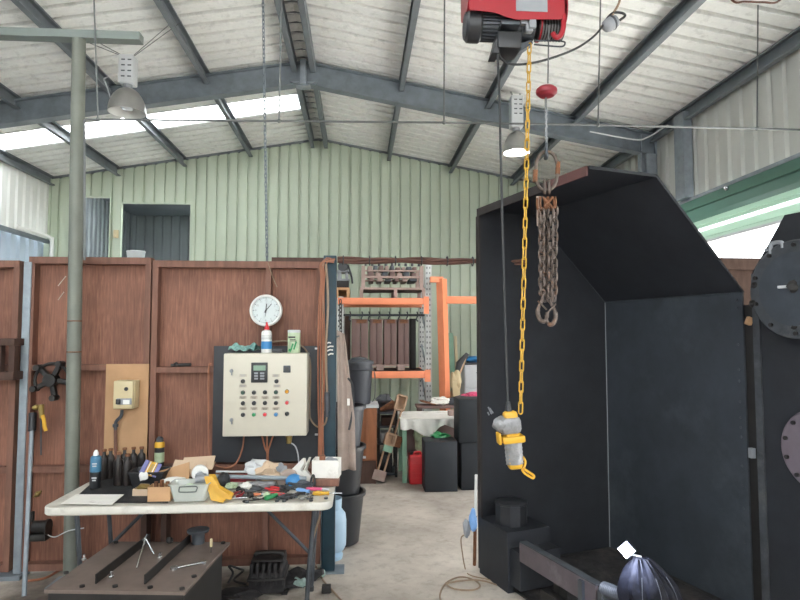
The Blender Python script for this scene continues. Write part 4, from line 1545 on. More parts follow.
nut_labels = ['lone hex nut at the front edge near the yellow screwdriver', 'hex nut beside the bright spanner tip near the table right end', 'hex nut in front of the red pliers', 'hex nut close to the green screwdriver tip', 'hex nut left of the small orange screwdriver']
for (px, py), lb in zip(((326, 499), (311, 501.5), (284, 502), (277, 502), (247, 503)), nut_labels):
    q = T(px, py)
    mb = MB().lathe([(.006, 0), (.012, 0), (.012, .010), (.006, .010)], q, n=6)
    tag(mb.build('hex_nut', 'steel_grey'), lb, 'nut', 'nuts on the table')
dd = MB()
for i in range(90):
    px, py = rnd.uniform(232, 312), rnd.uniform(487, 500)
    q = T(px, py)
    s_ = rnd.uniform(.006, .016)
    dd.box(q + V((0, 0, s_ * .4)), (s_ * rnd.uniform(1, 4), s_, s_ * .7), rot=Matrix.Rotation(rnd.uniform(0, 3), 3, 'Z'), bevel=.001)
tag(dd.build('metal_swarf', 'steel_grey'), 'scatter of small metal scraps between the tools on the table', 'scraps', kind='stuff')

# =================================================================== STEEL WORK STAND IN THE FOREGROUND
BZ = .50
FLc, BLc, BRc, FRc = PZ(44, 590, BZ), PZ(113, 541.5, BZ), PZ(230, 542, BZ), PZ(185, 592, BZ)
ws = thing('steel_stand', ((FLc + BRc) / 2).xy.to_3d(), 'low brown-grey steel stand with two upright fins, in front of the table', 'stand')
MB().poly([v - V((0, 0, .016)) for v in (FLc, FRc, BRc, BLc)], (0, 0, .016)).build('top_plate', 'bench_plate', ws)
cen = (FLc + BRc + BLc + FRc) / 4
ins = [cen + (v - cen) * .90 for v in (FLc, FRc, BRc, BLc)]
MB().poly([V((v.x, v.y, .0)) for v in ins], (0, 0, BZ - .0165)).build('stand_body', 'dark_plate', ws)
ins2 = [cen + (v - cen) * .96 for v in (FLc, FRc)]
MB().poly([ins2[0] - V((0, 0, .06)), ins2[1] - V((0, 0, .06)), ins2[1] - V((0, 0, .06)) + V((0, .03, 0)), ins2[0] - V((0, 0, .06)) + V((0, .03, 0))], (0, 0, .043)).build('front_angle', 'dark_plate', ws)
for (a, b) in (((95, 584), (149, 541.5)), ((144, 584.5), (189.5, 542))):
    A, B = PZ(*a, BZ), PZ(*b, BZ)
    MB().poly([A, B, B + V((.006, 0, 0)), A + V((.006, 0, 0))], (0, 0, .048)).build('fin', 'dark_plate', ws)
for i, (px, py) in enumerate(((84, 560), (66, 573.5), (111, 577.5), (115, 587), (82, 587), (160, 558), (150, 588), (182, 589.5), (116, 543), (223, 543.5), (194, 577))):
    q = PZ(px, py, BZ)
    mb = MB().lathe([(.014, 0), (.014, .009), (.010, .011)], q, n=6)
    if i in (0, 2, 5):
        mb.cyl(q + V((0, 0, .01)), q + V((0, 0, .03)), .007, n=8)
    mb.build('bolt', 'chrome' if i in (0, 2, 5) else 'dark_plate', ws)


def onplate(px, py, dz=0.0):
    return PZ(px, py, BZ) + V((0, 0, dz + .001))


mb = MB()
ap_ = P(145, 539.5, 3.62)
mb.tube([onplate(136.5, 569, .004), ap_], [.003, .005], 8)
mb.tube([onplate(154, 555, .004), ap_ + V((.006, 0, 0))], [.003, .005], 8)
mb.cyl(ap_ + V((-.004, -.008, 0)), ap_ + V((-.004, .012, 0)), .009, n=12)
mb.cyl(ap_, ap_ + V((.012, 0, .03)), .004, n=8)
tag(mb.build('divider', 'chrome'), 'steel dividers standing open against the first fin of the stand', 'tool')
A, B = onplate(174, 569.5, .006), onplate(204, 563.5, .006)
sp = MB().box((A + B) / 2, ((B - A).length, .016, .008), rot=Matrix.Rotation(math.atan2((B - A).y, (B - A).x), 3, 'Z'), bevel=.003)
for q in (A, B):
    sp.lathe([(.010, -.005), (.02 if q == A else .013, -.005), (.02 if q == A else .013, .007), (.010, .007)], q, n=16)
tag(sp.build('ratchet_spanner', 'chrome'), 'bright ratchet spanner lying on the right of the steel stand', 'spanner')
q = onplate(211, 553)
gl = thing('wax_marker', q, 'small cream marker standing on the right of the steel stand', 'marker')
MB().cyl(q, q + V((0, 0, .035)), .003, n=8).build('marker_tip', 'dark_plate', gl)
MB().lathe([(.006, .034), (.008, .038), (.008, .075), (.006, .078)], q, n=12).build('marker_body', 'cream', gl)
mb = MB().lathe([(.016, 0), (.022, .008), (.018, .022), (.01, .03)], onplate(169.5, 542.5), n=14)
tag(mb.build('round_weight', 'dark_plate'), 'small dark knob on the back edge of the steel stand between the fins', 'knob')
q = onplate(198, 543.2)
tn = MB().lathe([(.038, 0), (.038, .06), (.062, .066), (.064, .072), (.064, .080), (.05, .084)], q, n=24)
tag(tn.build('tin_cup', 'steel_grey'), 'grey metal tin with wide rim at the back edge of the steel stand', 'tin')

# =================================================================== UNDER THE TABLE
c = PZ(267, 597, 0)
wx = P(248.5, 580, c.y).x, P(284, 580, c.y).x
w0 = thing('old_welder', ((wx[0] + wx[1]) / 2, 4.1, 0), 'black grimy finned machine standing on the floor under the table', 'machine')
yf = c.y
ztp = P(267, 553, yf + .1).z
MB().bb(wx[0], wx[1], yf, yf + .24, .02, ztp * .62, .012).build('machine_body', 'soot', w0)
fn = MB()
for k in range(6):
    x = wx[0] + .018 + k * (wx[1] - wx[0] - .036) / 5
    fn.bb(x - .010, x + .010, yf - .012, yf + .22, ztp * .30, ztp * .86, .003)
fn.build('cooling_fin', 'soot', w0)
MB().bb(wx[0] - .01, wx[1] + .01, yf - .02, yf + .245, ztp * .42, ztp * .49, .006).build('clamp_band', 'dark_plate', w0)
MB().bb(wx[0] + .01, wx[1] - .01, yf + .02, yf + .22, ztp * .86, ztp * .92, .006).build('top_plate', 'dark_plate', w0)
MB().tube(smoothpath([(wx[0] + .03, yf + .1, ztp * .92), (wx[0] + .04, yf + .1, ztp), (wx[1] - .04, yf + .1, ztp), (wx[1] - .03, yf + .1, ztp * .92)], 4), .012, 8).build('carry_handle', 'dark_plate', w0)
for sx in (0, 1):
    MB().bb(wx[sx] - .02, wx[sx] + .02, yf + .02, yf + .2, 0, .022).build('foot', 'dark_plate', w0)
lab = ['clear grimy jar lying on the floor right of the black finned machine', 'green-grey jar on the floor near the table leg', 'small grimy jar behind the table leg on the floor']
for (px, py, r_, h_), lb in zip(((301, 588, .035, .09), (309, 580, .03, .07), (322, 577, .025, .05)), lab):
    q = PZ(px, py, 0) + V((0, 0, r_ + .002))
    d = V((cos(px), sin(px) * .4, 0)).normalized()
    jr = MB().lathe([(r_ * .9, 0), (r_, .006), (r_, h_ * .75), (r_ * .6, h_ * .85), (r_ * .62, h_)], q - d * h_ / 2, d, n=18)
    tag(jr.build('jar', 'jar'), lb, 'jar', 'jars under the table')
mb = MB().ball(PZ(297, 580, .05) + V((0, .05, 0)), (.13, .09, .05), 3, .5, 31)
tag(mb.build('oily_rag', 'soot'), 'dark heap of oily rags between the machine and the table leg', 'rag')
mb = MB().ball(PZ(232, 596, .02), (.16, .1, .035), 3, .4, 33)
tag(mb.build('oily_rag', 'soot'), 'dark flat rag on the floor between steel stand and finned machine', 'rag')
cable('black_cable', [PZ(228, 583, .01), PZ(233, 573, .06), PZ(229, 566, .12), PZ(240, 569, .10), PZ(243, 571, .03), PZ(234, 580, .012), PZ(246, 584, .012)], .008, 'cable_black', 'black cable looping on the floor left of the finned machine', 'cable')
cable('lead', [V((TX1 - .08, TYF + .2, .62)), P(311, 550, 4.0), PZ(316, 566, .06), PZ(323, 580, .008), PZ(332, 590, .008), PZ(342, 601, .008)], .006, 'cable_tan', 'tan lead hanging down behind the table leg to the floor', 'cable')
mb = MB().bb(P(322, 575, 4.2).x, P(331, 575, 4.2).x, 4.17, 4.22, 0, .05, .006)
tag(mb.build('dark_clamp', 'dark_plate'), 'small dark block on the floor right of the table leg', 'block')
# =================================================================== BACK OF THE SHOP
# gas bottle beside the end column
q = PZ(331, 552, 0)
q = V((P(331, 530, 4.83).x, 4.83, 0))
gb = thing('gas_bottle', q, 'pale blue gas bottle standing on the floor behind the teal column', 'gas bottle')
MB().lathe([(.09, .0), (.095, .03), (.06, .05), (.10, .065), (.118, .10), (.12, .16), (.12, .29), (.112, .34), (.085, .375), (.04, .392), (.03, .395)], q, n=32).build('cylinder', 'light_blue', gb)
MB().lathe([(.08, .365), (.085, .46), (.079, .46), (.074, .37)], q, n=28, caps=False).build('collar', 'light_blue', gb)
MB().lathe([(.018, .39), (.018, .43), (.025, .435), (.025, .45), (.01, .452)], q, n=14).build('valve', 'brass', gb)

# stack of nested tapered bins
bx = P(337, 520, 5.2).x
labs = ['bottom black bin of the nested stack standing on the floor by the apron', 'middle black bin of the nested stack by the apron', 'top grey-black bin of the nested stack by the apron']
zz = [.0, .385, .72]
for k in range(3):
    base = V((bx, 5.2, zz[k]))
    R1, R0, h = .238, .185, .425
    o = thing('tapered_bin', base, labs[k], 'bin', 'nested bins by the apron')
    MB().lathe([(R0 - .01, .0), (R0, .006), (R1 - .012, h - .03), (R1 - .012, h - .03), (R1 - .02, h - .03), (R0 - .012, .014)], base + V((0, 0, .004)), n=40).build('bin_body', 'black_plastic' if k < 2 else 'bin_black', o)
    MB().lathe([(R1 - .012, h - .035), (R1 + .006, h - .03), (R1 + .006, h - .004), (R1, h), (R1 - .018, h), (R1 - .018, h - .03)], base, n=40, caps=False).build('rim', 'black_plastic' if k < 2 else 'bin_black', o)

# brown cabinet with the lidded bin on it
yc = 7.15
x0, x1 = P(344, 430, yc).x, P(377, 430, yc).x
zt = P(360, 405.5, yc).z
cb = thing('brown_cabinet', ((x0 + x1) / 2, yc + .2, 0), 'orange-brown veneered cabinet carrying the lidded grey bin', 'cabinet')
MB().bb(x0, x1, yc + .02, yc + .45, .04, zt - .03).build('cabinet_body', 'brown_cab', cb)
MB().bb(x0 - .01, x1 + .02, yc, yc + .46, zt - .03, zt).build('top_board', 'light_grey', cb)
MB().bb(x0 + .01, x0 + .12, yc, yc + .019, .32, zt - .04).build('drawer_front', 'stud_dark', cb)
MB().bb(x1 - .125, x1 - .005, yc, yc + .019, .28, zt - .04).build('side_panel', 'brown_cab', cb)
MB().bb(x0 + .01, x1 - .01, yc + .005, yc + .02, .0, .26).build('plinth', 'stud_dark', cb)
zl = P(358, 457.5, yc).z
MB().bb(x0 + .12, x1 - .13, yc + .0, yc + .02, zl - .012, zl + .012).build('shelf_edge', 'light_grey', cb)
c = V((P(359, 405, yc).x, yc + .22, zt))
lb = thing('lidded_bin', c, 'dark grey round bin with lid standing on the brown cabinet', 'bin')
hb_ = P(359, 362, yc + .2).z - zt
MB().lathe([(.135, 0), (.14, .006), (.158, hb_ * .7), (.164, hb_ * .98)], c, n=36).build('bin_body', 'bin_black', lb)
MB().lathe([(.170, hb_ * .80), (.176, hb_ * .83), (.172, hb_ * .86)], c, n=36, caps=False).build('rim_band', 'bin_black', lb)
MB().lathe([(.176, hb_ * .95), (.18, hb_ * .99), (.172, hb_ * 1.03), (.10, hb_ * 1.06), (.095, hb_ * 1.10), (.02, hb_ * 1.12)], c, n=36).build('lid', 'dark_grey', lb)
MB().tube(smoothpath([c + V((.165, -.06, hb_ * .85)), c + V((.19, -.06, hb_ * .7)), c + V((.192, -.06, hb_ * .2)), c + V((.16, -.06, hb_ * .05))], 4), .006, 6).build('wire_handle', 'wire', lb)
MB().bb(c.x - .19, c.x + .05, yc - .0 + .0, yc + .03, zt, zt + .015).build('flat_bar', 'dark_plate', cb)

# dark shelf unit with clutter
ys = 7.45
x0, x1 = P(377.5, 440, ys).x, P(397.5, 440, ys).x
sh = thing('steel_shelf', ((x0 + x1) / 2, ys + .2, 0), 'dark steel shelf unit between the brown cabinet and the green bench', 'shelf')
for x in (x0, x1 - .03):
    for y in (ys, ys + .38):
        MB().bb(x, x + .03, y, y + .03, 0, .86).build('upright', 'dark_plate', sh)
for z in (P(388, 476, ys).z + .02, P(388, 444, ys).z, P(388, 427, ys).z, P(388, 413, ys).z):
    MB().bb(x0, x1, ys, ys + .41, z - .012, z + .012).build('shelf_board', 'steel_grey', sh)
zs = P(388, 413, ys).z + .012
mb = MB()
for k in range(6):
    a_ = V((x0 + .03 + k * .02, ys + .03 + .04 * k, zs + .02))
    mb.cyl(a_, a_ + V((.17, .05, .10 - .018 * k)), .022, n=10)
tag(mb.build('pipe_offcut', 'rust'), 'heap of rusty pipe offcuts on top of the dark shelf unit', 'pipe', kind='stuff')
mb = MB().ball((x0 + .09, ys + .22, zs + .10), (.10, .1, .10), 3, .2, 41)
tag(mb.build('grey_bundle', 'dark_grey'), 'dark grey bundle behind the rusty offcuts on the shelf unit', 'bundle')
zs2 = P(388, 427, ys).z + .012
mb = MB().bb(x0 + .05, x0 + .25, ys + .03, ys + .3, zs2, zs2 + .10, .01)
tag(mb.build('parts_box', 'stud_dark'), 'dark brown box on the middle of the shelf unit', 'box')
zs3 = P(388, 444, ys).z + .012
mb = MB().bb(x0 + .04, x0 + .2, ys + .02, ys + .3, zs3, zs3 + .12, .01)
tag(mb.build('parts_box', 'grey'), 'grey box on the shelf below the dark brown box', 'box')
mb = MB().bb(x0 + .02, x1 - .06, ys + .03, ys + .36, P(388, 476, ys).z + .032, P(388, 455, ys).z, .01)
tag(mb.build('parts_box', 'black_plastic'), 'black box on the lowest level of the shelf unit', 'box')

# leaning wooden jig
A = PZ(377.5, 483, 0)
B = P(402, 397, A.y + .2)
jg = thing('wooden_jig', A, 'pale wooden jig with box ends leaning in front of the dark shelf unit', 'jig')
d = (B - A).normalized()
sdx = d.cross(V((0, 1, 0))).normalized()
nn = sdx.cross(d)
rot = Matrix((sdx, nn, d)).transposed()
L_ = (B - A).length
for s in (-.045, .03):
    MB().box(A + d * (L_ * .50) + sdx * s + V((0, 0, .02)), (.018, .07, L_ * .92), rot=rot).build('side_batten', 'pale_wood', jg)
MB().box(A + d * .06 + V((0, 0, .03)), (.15, .10, .12), rot=rot, bevel=.004).build('foot_block', 'pallet_wood', jg)
for f, h, w, mt in ((.93, .17, .11, 'pale_wood'), (.50, .13, .11, 'pale_wood')):
    c = A + d * L_ * f + V((0, -.02, 0))
    bx_ = MB()
    for s in (-w / 2, w / 2):
        bx_.box(c + sdx * s, (.02, .14, h), rot=rot)
    for s in (-h / 2, h / 2):
        bx_.box(c + d * s, (w, .14, .02), rot=rot)
    bx_.box(c + nn * .03, (w, .015, h), rot=rot)
    bx_.build('box_frame', mt, jg)
c = A + d * L_ * .40 + V((0, -.05, 0))
MB().box(c, (.11, .07, .08), rot=rot, bevel=.003).build('green_block', 'bench_green', jg)
MB().box(A + d * L_ * .5 + sdx * -.10 + V((0, -.02, 0)), (.08, .10, .13), rot=rot, bevel=.003).build('side_block', 'rust', jg)

# green bench with dusty white cloth
yb0, yb1 = 7.15, 7.85
zb = P(430, 419, yb0).z
x0 = P(402.5, 450, yb0).x
x1 = P(470, 450, yb0).x
gn = thing('green_bench', ((x0 + x1) / 2, (yb0 + yb1) / 2, 0), 'sage green steel bench under a dusty white cloth at the back', 'bench')
for x in (x0, x1 - .05):
    for y in (yb0 + .01, yb1 - .06):
        MB().bb(x, x + .05, y, y + .05, 0, zb - .02).build('leg', 'bench_green', gn)
MB().bb(x0, x1, yb0, yb1, zb - .04, zb - .005).build('bench_top', 'bench_green', gn)
MB().bb(x0 + .05, x1 - .05, yb0 + .3, yb0 + .33, .25, zb - .05).build('back_sheet', 'plate_brown', gn)
cl_ = MB()


def clf(u, v):
    x = x0 - .03 + (x1 - x0 + .05) * u
    if v < .5:
        y = yb1 - (yb1 - yb0 + .01) * (v / .5)
        z = zb + .004 + .008 * noise.noise(V((x * 9, y * 9, 0)))
        z = max(z, zb)
    else:
        t = (v - .5) / .5
        dr = .07 + .09 * (noise.noise(V((x * 4.5, 3, 1))) + .35)
        if .15 < u < .62:
            dr += .09 * sin((u - .15) / .47 * pi)
        y = yb0 - .02 - .025 * sin(x * 38) * t - .01 * t
        z = zb + .004 - dr * t
    return V((x, y, z))


cl_.grid(clf, 70, 24)
tag(cl_.build('dust_cloth', 'cloth_white', solid=.005), 'dusty white cloth with ragged hanging edge over the green bench', 'cloth')
# little things on and around the bench
q = P(452, 411, yb0 + .25)
mb = MB().bb(q.x - .05, q.x + .05, yb0 + .2, yb0 + .3, zb + .006, zb + .075, .006)
tag(mb.build('timber_block', 'pallet_wood'), 'small grey-brown block on the cloth beside the upright dark cabinet', 'timber')
c = V((P(417.5, 480, 7.0).x, 7.18, 0))
jc = thing('jerry_can', c, 'red plastic jerry can on the floor under the green bench', 'jerry can')
hj = P(417, 452, 7.1).z
MB().box(c + V((0, 0, hj * .46)), (.175, .24, hj * .92), bevel=.025, seg=3).build('can_body', 'red', jc)
MB().tube(smoothpath([c + V((-.03, -.07, hj * .90)), c + V((-.02, -.07, hj * .99)), c + V((.04, -.07, hj * .99)), c + V((.05, -.07, hj * .90))], 4), .012, 8).build('handle', 'red', jc)
MB().cyl(c + V((-.055, -.06, hj * .90)), c + V((-.055, -.06, hj * 1.0)), .022, n=14).build('spout_cap', 'black_plastic', jc)
mb = MB()
for k in range(4):
    mb.box(c + V((0, -.1215, hj * (.2 + .15 * k))), (.11, .004, .012))
mb.build('moulded_rib', 'red', jc)
# printed bag, green bag under the bench
mb = MB().ball(P(422, 440, 7.3), (.09, .09, .19), 3, .35, 51)
tag(mb.build('printed_bag', 'pale_green'), 'yellow-green printed bag hanging under the bench above the jerry can', 'bag')
zbx = P(441, 443, 6.82).z
mb = MB().ball(V((P(440, 436, 7.0).x, 7.05, zbx + .04)), (.10, .07, .04), 3, .3, 52)
tag(mb.build('green_bag', 'green'), 'green plastic bag lying on the dark wide box under the bench', 'bag')


def spk(x0, x1, y0, y1, z0, z1, label):
    o = thing('dark_box', ((x0 + x1) / 2, (y0 + y1) / 2, z0), label, 'box', 'charcoal boxes by the bench')
    MB().bb(x0, x1, y0 + .012, y1, z0, z1, .004).build('box_shell', 'speaker', o)
    MB().bb(x0 + .008, x1 - .008, y0, y0 + .011, z0 + .008, z1 - .008, .003).build('front_panel', 'speaker', o)
    return o


ysp = 6.72
xa_, xb_ = P(425, 460, ysp).x, P(457.5, 460, ysp).x
spk(xa_, xb_, ysp, ysp + .34, 0, P(440, 442, ysp).z, 'charcoal box on the floor beside the red jerry can')
xa_, xb_ = P(462, 460, ysp).x, P(462, 460, ysp).x + .38
zlo = P(470, 443.5, ysp).z
spk(xa_, xb_, ysp + .05, ysp + .39, 0, zlo, 'charcoal box on the floor half hidden by the black hood')
spk(P(459.5, 430, ysp).x, P(459.5, 430, ysp).x + .40, ysp + .03, ysp + .40, zlo + .001, P(470, 400, ysp).z, 'upright charcoal box stacked on another box beside the bench cloth')

# brown desk behind the bench
yd = 7.87
zd = P(435, 406, yd).z
xd0, xd1 = P(417, 406, yd).x, P(500, 406, yd).x
dk = thing('brown_desk', ((xd0 + xd1) / 2, yd + .3, 0), 'dark brown desk top behind the cloth covered bench', 'desk')
MB().bb(xd0, xd1, yd, yd + .30, zd - .035, zd, .004).build('desk_top', 'plate_brown', dk)
for x in (xd0 + .02, xd1 - .07):
    for y in (yd + .02, yd + .22):
        MB().bb(x, x + .05, y, y + .05, 0, zd - .036).build('leg', 'plate_brown', dk)
mb = MB().ball(P(441, 399, yd + .1) + V((0, 0, 0)), (.13, .09, .055), 3, .35, 54)
lo = min(v.co.z for v in mb.bm.verts)
bmesh.ops.translate(mb.bm, verts=mb.bm.verts, vec=(0, 0, zd + .002 - lo))
tag(mb.build('white_bag', 'paper'), 'crumpled white bag on the brown desk behind the bench', 'bag')
q0, q1 = P(422, 401, yd + .1), P(434, 404, yd + .1)
mb = MB().box(((q0.x + q1.x) / 2, yd + .12, zd + .035), (.2, .2, .012), rot=Matrix.Rotation(.22, 3, 'Y'))
tag(mb.build('brown_board', 'rust'), 'small tilted brown board on the desk left of the white bag', 'board')
mb = MB().box(P(456, 395, yd + .15), (.30, .12, .02), rot=Matrix.Rotation(-.25, 3, 'Y'), bevel=.004)
mb.box(P(456, 399, yd + .15), (.2, .12, .08), bevel=.006)
mb2 = mb
lo = min(v.co.z for v in mb.bm.verts)
bmesh.ops.translate(mb.bm, verts=mb.bm.verts, vec=(0, 0, zd + .002 - lo))
tag(mb2.build('dark_instrument', 'dark_grey'), 'dark flat instrument on the desk right of the white bag', 'tool')
q = P(473, 394, yd + .1)
mb = MB().box((q.x, yd + .1, zd + .05), (.26, .2, .10), bevel=.03)
tag(mb.build('white_tray', 'white'), 'white container on the desk under the red cloth', 'container')
mb = MB().ball((q.x + .02, yd + .1, zd + .135), (.15, .09, .035), 3, .3, 56)
tag(mb.build('red_cloth', 'pink_red'), 'pinkish red cloth on the white container near the black hood', 'cloth')

# filing cabinet with a blue thing on top
yf_ = 8.75
x0 = P(464.5, 380, yf_).x
zf = P(470, 365, yf_).z
fc = thing('filing_cabinet', (x0 + .23, yf_ + .3, 0), 'pale grey filing cabinet at the green wall, beside the black hood', 'cabinet')
MB().bb(x0, x0 + .46, yf_ + .02, yf_ + .6, .02, zf, .006).build('cabinet_body', 'light_grey', fc)
n_ = 4
for k in range(n_):
    z0, z1 = .03 + k * (zf - .05) / n_, .03 + (k + 1) * (zf - .05) / n_ - .012
    dr_ = MB().bb(x0 + .012, x0 + .448, yf_, yf_ + .019, z0, z1, .003).build('drawer', 'light_grey', fc)
    MB().bb(x0 + .17, x0 + .29, yf_ - .014, yf_, z1 - .09, z1 - .07, .004).build('handle', 'grey', dr_)
mb = MB().bb(x0 + .02, x0 + .42, yf_ + .05, yf_ + .5, zf + .001, zf + .03, .006)
tag(mb.build('folder', 'dark_grey'), 'dark flat case on top of the filing cabinet', 'case')
mb = MB().ball((x0 + .22, yf_ + .2, zf + .03 + .05), (.19, .12, .05), 3, .15, 57)
tag(mb.build('blue_bundle', 'blue'), 'blue bundle on top of the pale filing cabinet', 'bundle')

# leaning sheets, broom
ysht = 9.75
a, b = P(447, 333, ysht), P(454.5, 395, ysht)
mb = MB().poly([(a.x, 9.5, .02), (b.x + .02, 9.5, .02), (b.x, 9.9, a.z), (a.x, 9.9, a.z)], (0, .015, 0))
tag(mb.build('green_sheet', 'bench_green'), 'tall green sheet leaning on the back wall beside the orange post', 'sheet')
a, b = P(455, 336, ysht), P(458.5, 395, ysht)
mb = MB().poly([(a.x + .015, 9.5, .02), (b.x + .02, 9.5, .02), (b.x, 9.9, a.z), (a.x + .01, 9.9, a.z)], (0, .03, 0))
tag(mb.build('cream_strip', 'cream'), 'narrow cream strip leaning beside the tall green sheet', 'strip')
A, B = P(452, 392, 8.5), P(467, 355, 8.68)
br = thing('leaning_tool', V((A.x, 8.5, 0)), 'dark handled tool leaning behind the desk left of the filing cabinet', 'tool')
foot = A + (A - B) * ((A.z - .01) / (B.z - A.z))
MB().tube([foot, B], .018, 10).build('shaft', 'pale_wood', br)
MB().tube([A + (B - A) * .55 + V((-.03, 0, 0)), A + (B - A) * .75 + V((-.05, 0, 0)), B + V((.01, 0, .02))], [.04, .06, .03], 10, flat=.4).build('head', 'black_plastic', br)
a = P(457, 382, 8.3)
mb = MB().ball((a.x, 8.4, a.z), (.07, .05, .17), 3, .3, 58)
mb.bb(a.x - .05, a.x + .05, 8.35, 8.45, .02, a.z)
tag(mb.build('cream_sack', 'cream'), 'cream coloured sack standing behind the desk beside the orange post', 'sack')

# ------------------------------------------------------------------ pallet racking
yr0, yr1 = 8.35, 9.25
rk = thing('pallet_rack', (P(384, 300, yr0).x, (yr0 + yr1) / 2, 0), 'orange beamed pallet rack with grey uprights against the back wall', 'rack')
xu0, xu1 = P(340, 330, yr0).x, P(428.5, 330, yr0).x
ztop_ = P(428, 264, yr0).z
zt0 = P(380, 298, yr0).z
zt1 = P(380, 304.5, yr0).z
zl0, zl1 = P(400, 371, yr0).z, P(400, 378, yr0).z
for xu, zt in ((xu0, zt0 + .02), (xu1, ztop_)):
    for y in (yr0, yr1):
        u = MB().bb(xu - .045, xu + .045, y, y + .07, 0, zt, .004).build('upright', 'rack_grey', rk)
        mb = MB()
        for k in range(int(zt / .075)):
            for s in (-.02, .02):
                mb.box((xu + s, y - .001, .06 + k * .075), (.014, .003, .028))
        mb.build('slot', 'ink', u)
    mb = MB()
    k = 0
    z = .15
    while z + .5 < zt:
        mb.cyl((xu, yr0 + .03, z), (xu, yr1 + .03, z + .45), .015, n=8)
        z += .5
    mb.build('bracing', 'galv', rk)
for y in (yr0, yr1):
    MB().bb(xu0 - .03, xu1 - .0, y - .05, y - .002, zt1, zt0, .006).build('beam', 'orange', rk)
    MB().bb(xu0 + .045, xu1 - .01, y - .05, y - .002, zl1, zl0, .006).build('beam', 'orange', rk)
MB().bb(xu1 - .07, xu1 - .0, yr0 - .06, yr0 - .051, zt1 - .13, zt0 + .02).build('beam_connector', 'orange', rk)
MB().bb(xu1 - .06, xu1 + .02, yr0 - .06, yr0 - .051, zl1 - .05, zl0 + .02).build('beam_connector', 'orange', rk)

# orange post with beam running to the right
yo = 8.25
xo = P(443, 340, yo).x
zo = P(443, 279, yo).z
A_ = P(441, 279, yo)
og = thing('orange_frame', (xo, yo, 0), 'tall orange post with a short arm standing right of the pallet rack', 'frame')
MB().tube([(P(446.5, 415, yo).x, yo, 0), (P(441.5, 281, yo).x, yo, A_.z)], .075, 4).build('post', 'orange', og)
MB().bb(P(430, 280, yo).x, P(443, 280, yo).x, yo - .04, yo + .04, A_.z - .05, A_.z + .03, .004).build('arm', 'orange', og)
MB().bb(P(446, 300, yo).x, 2.6, yo - .03, yo + .03, zt1 + .01, zt0 + .02, .004).build('long_beam', 'orange', og)
MB().bb(2.5, 2.6, yo - .05, yo + .05, 0, zt1).build('far_post', 'orange', og)

# deck of boards on the rack levels
MB().bb(xu0 + .05, xu1 - .05, yr0, yr1 - .055, zt0 - .03, zt0 - .002).build('deck_board', 'stud_dark', rk)
MB().bb(xu0 + .05, xu1 - .05, yr0, yr1 - .055, zl0 - .03, zl0 - .002).build('deck_board', 'stud_dark', rk)

# steel stillage on top
x0, x1 = P(360, 290, yr0).x, P(425, 290, yr0).x
z0 = zt0 + .001
zz_ = lambda py: P(390, py, yr0 + .1).z
sg = thing('steel_stillage', ((x0 + x1) / 2, yr0 + .4, z0), 'grey-brown steel stillage with two tiers of castings on top of the rack', 'stillage')
for x in (x0, (x0 + x1) / 2 + .02, x1 - .04):
    for y in (yr0, yr0 + .65):
        MB().bb(x, x + .045, y, y + .06, z0, zz_(290)).build('foot', 'pallet_wood', sg)
mb = MB().bb(x0, x1, yr0, yr0 + .71, zz_(290), zz_(288))
mb.build('deck', 'pallet_wood', sg)
for y in (yr0 + .02, yr0 + .62):
    mb = MB()
    mb.bb(x0 + .02, x0 + .07, y, y + .05, zz_(288), zz_(266.5))
    mb.bb(x1 - .07, x1 - .02, y, y + .05, zz_(288), zz_(266.5))
    mb.bb(x0 + .02, x1 - .02, y, y + .04, zz_(278.5), zz_(276.5))
    mb.bb(x0 + .02, x1 - .02, y, y + .04, zz_(272), zz_(270.5))
    mb.build('frame', 'pallet_wood', sg)
r_ = random.Random(3)
cas = []
for row, (pya, pyb) in enumerate(((281.5, 278.6), (276.4, 272.4), (270.3, 267))):
    n_ = (6, 7, 9)[row]
    for k in range(n_):
        xx = x0 + .10 + (x1 - x0 - .2) * (k + .5) / n_
        w = (x1 - x0 - .2) / n_ * r_.uniform(.5, .9)
        cas.append((xx, w, zz_(pya), zz_(pyb) + r_.uniform(-.01, .02)))
for k, (xx, w, za, zb_) in enumerate(cas):
    mb = MB().bb(xx - w / 2, xx + w / 2, yr0 + .06, yr0 + .55, za, zb_, .006)
    mb.build('casting', ('plate_brown', 'pallet_wood', 'steel_grey')[k % 3], sg)
mb = MB()
for k in range(9):
    xx = x0 + .08 + k * (x1 - x0 - .16) / 8
    mb.cyl((xx, yr0 + .05, zz_(266.5)), (xx, yr0 + .05, zz_(263.8)), .018, n=8)
mb.build('rod_end', 'steel_grey', sg)

# left crate and machine on the top of the rack
x0, x1 = P(335.5, 290, yr0).x, P(349.5, 290, yr0).x
cr = thing('timber_crate', ((x0 + x1) / 2, yr0 + .3, z0), 'open pinkish timber crate at the left end of the rack top', 'crate')
mb = MB()
mb.bb(x0, x1, yr0, yr0 + .6, zz_(290.5), zz_(288.3))
mb.bb(x0, x0 + .04, yr0, yr0 + .6, z0, zz_(290.5))
mb.bb(x1 - .04, x1, yr0, yr0 + .6, z0, zz_(290.5))
mb.bb(x0, x1, yr0 + .56, yr0 + .6, z0, zz_(290.5))
mb.build('crate_frame', 'card', cr)
zc_ = zz_(288.3)
mc = thing('small_machine', ((x0 + x1) / 2 - .02, yr0 + .3, zc_), 'grey and black machine standing on the timber crate on the rack', 'machine')
MB().bb(x0 + .01, x1 - .01, yr0 + .05, yr0 + .45, zc_, zc_ + .10, .01).build('machine_base', 'dark_plate', mc)
MB().bb(x0 + .01, x1 - .0, yr0 + .06, yr0 + .40, zc_ + .10, zc_ + .13, .006).build('machine_table', 'grey', mc)
MB().bb(x0 + .02, x0 + .08, yr0 + .1, yr0 + .25, zc_ + .13, zc_ + .24, .01).build('column', 'grey', mc)
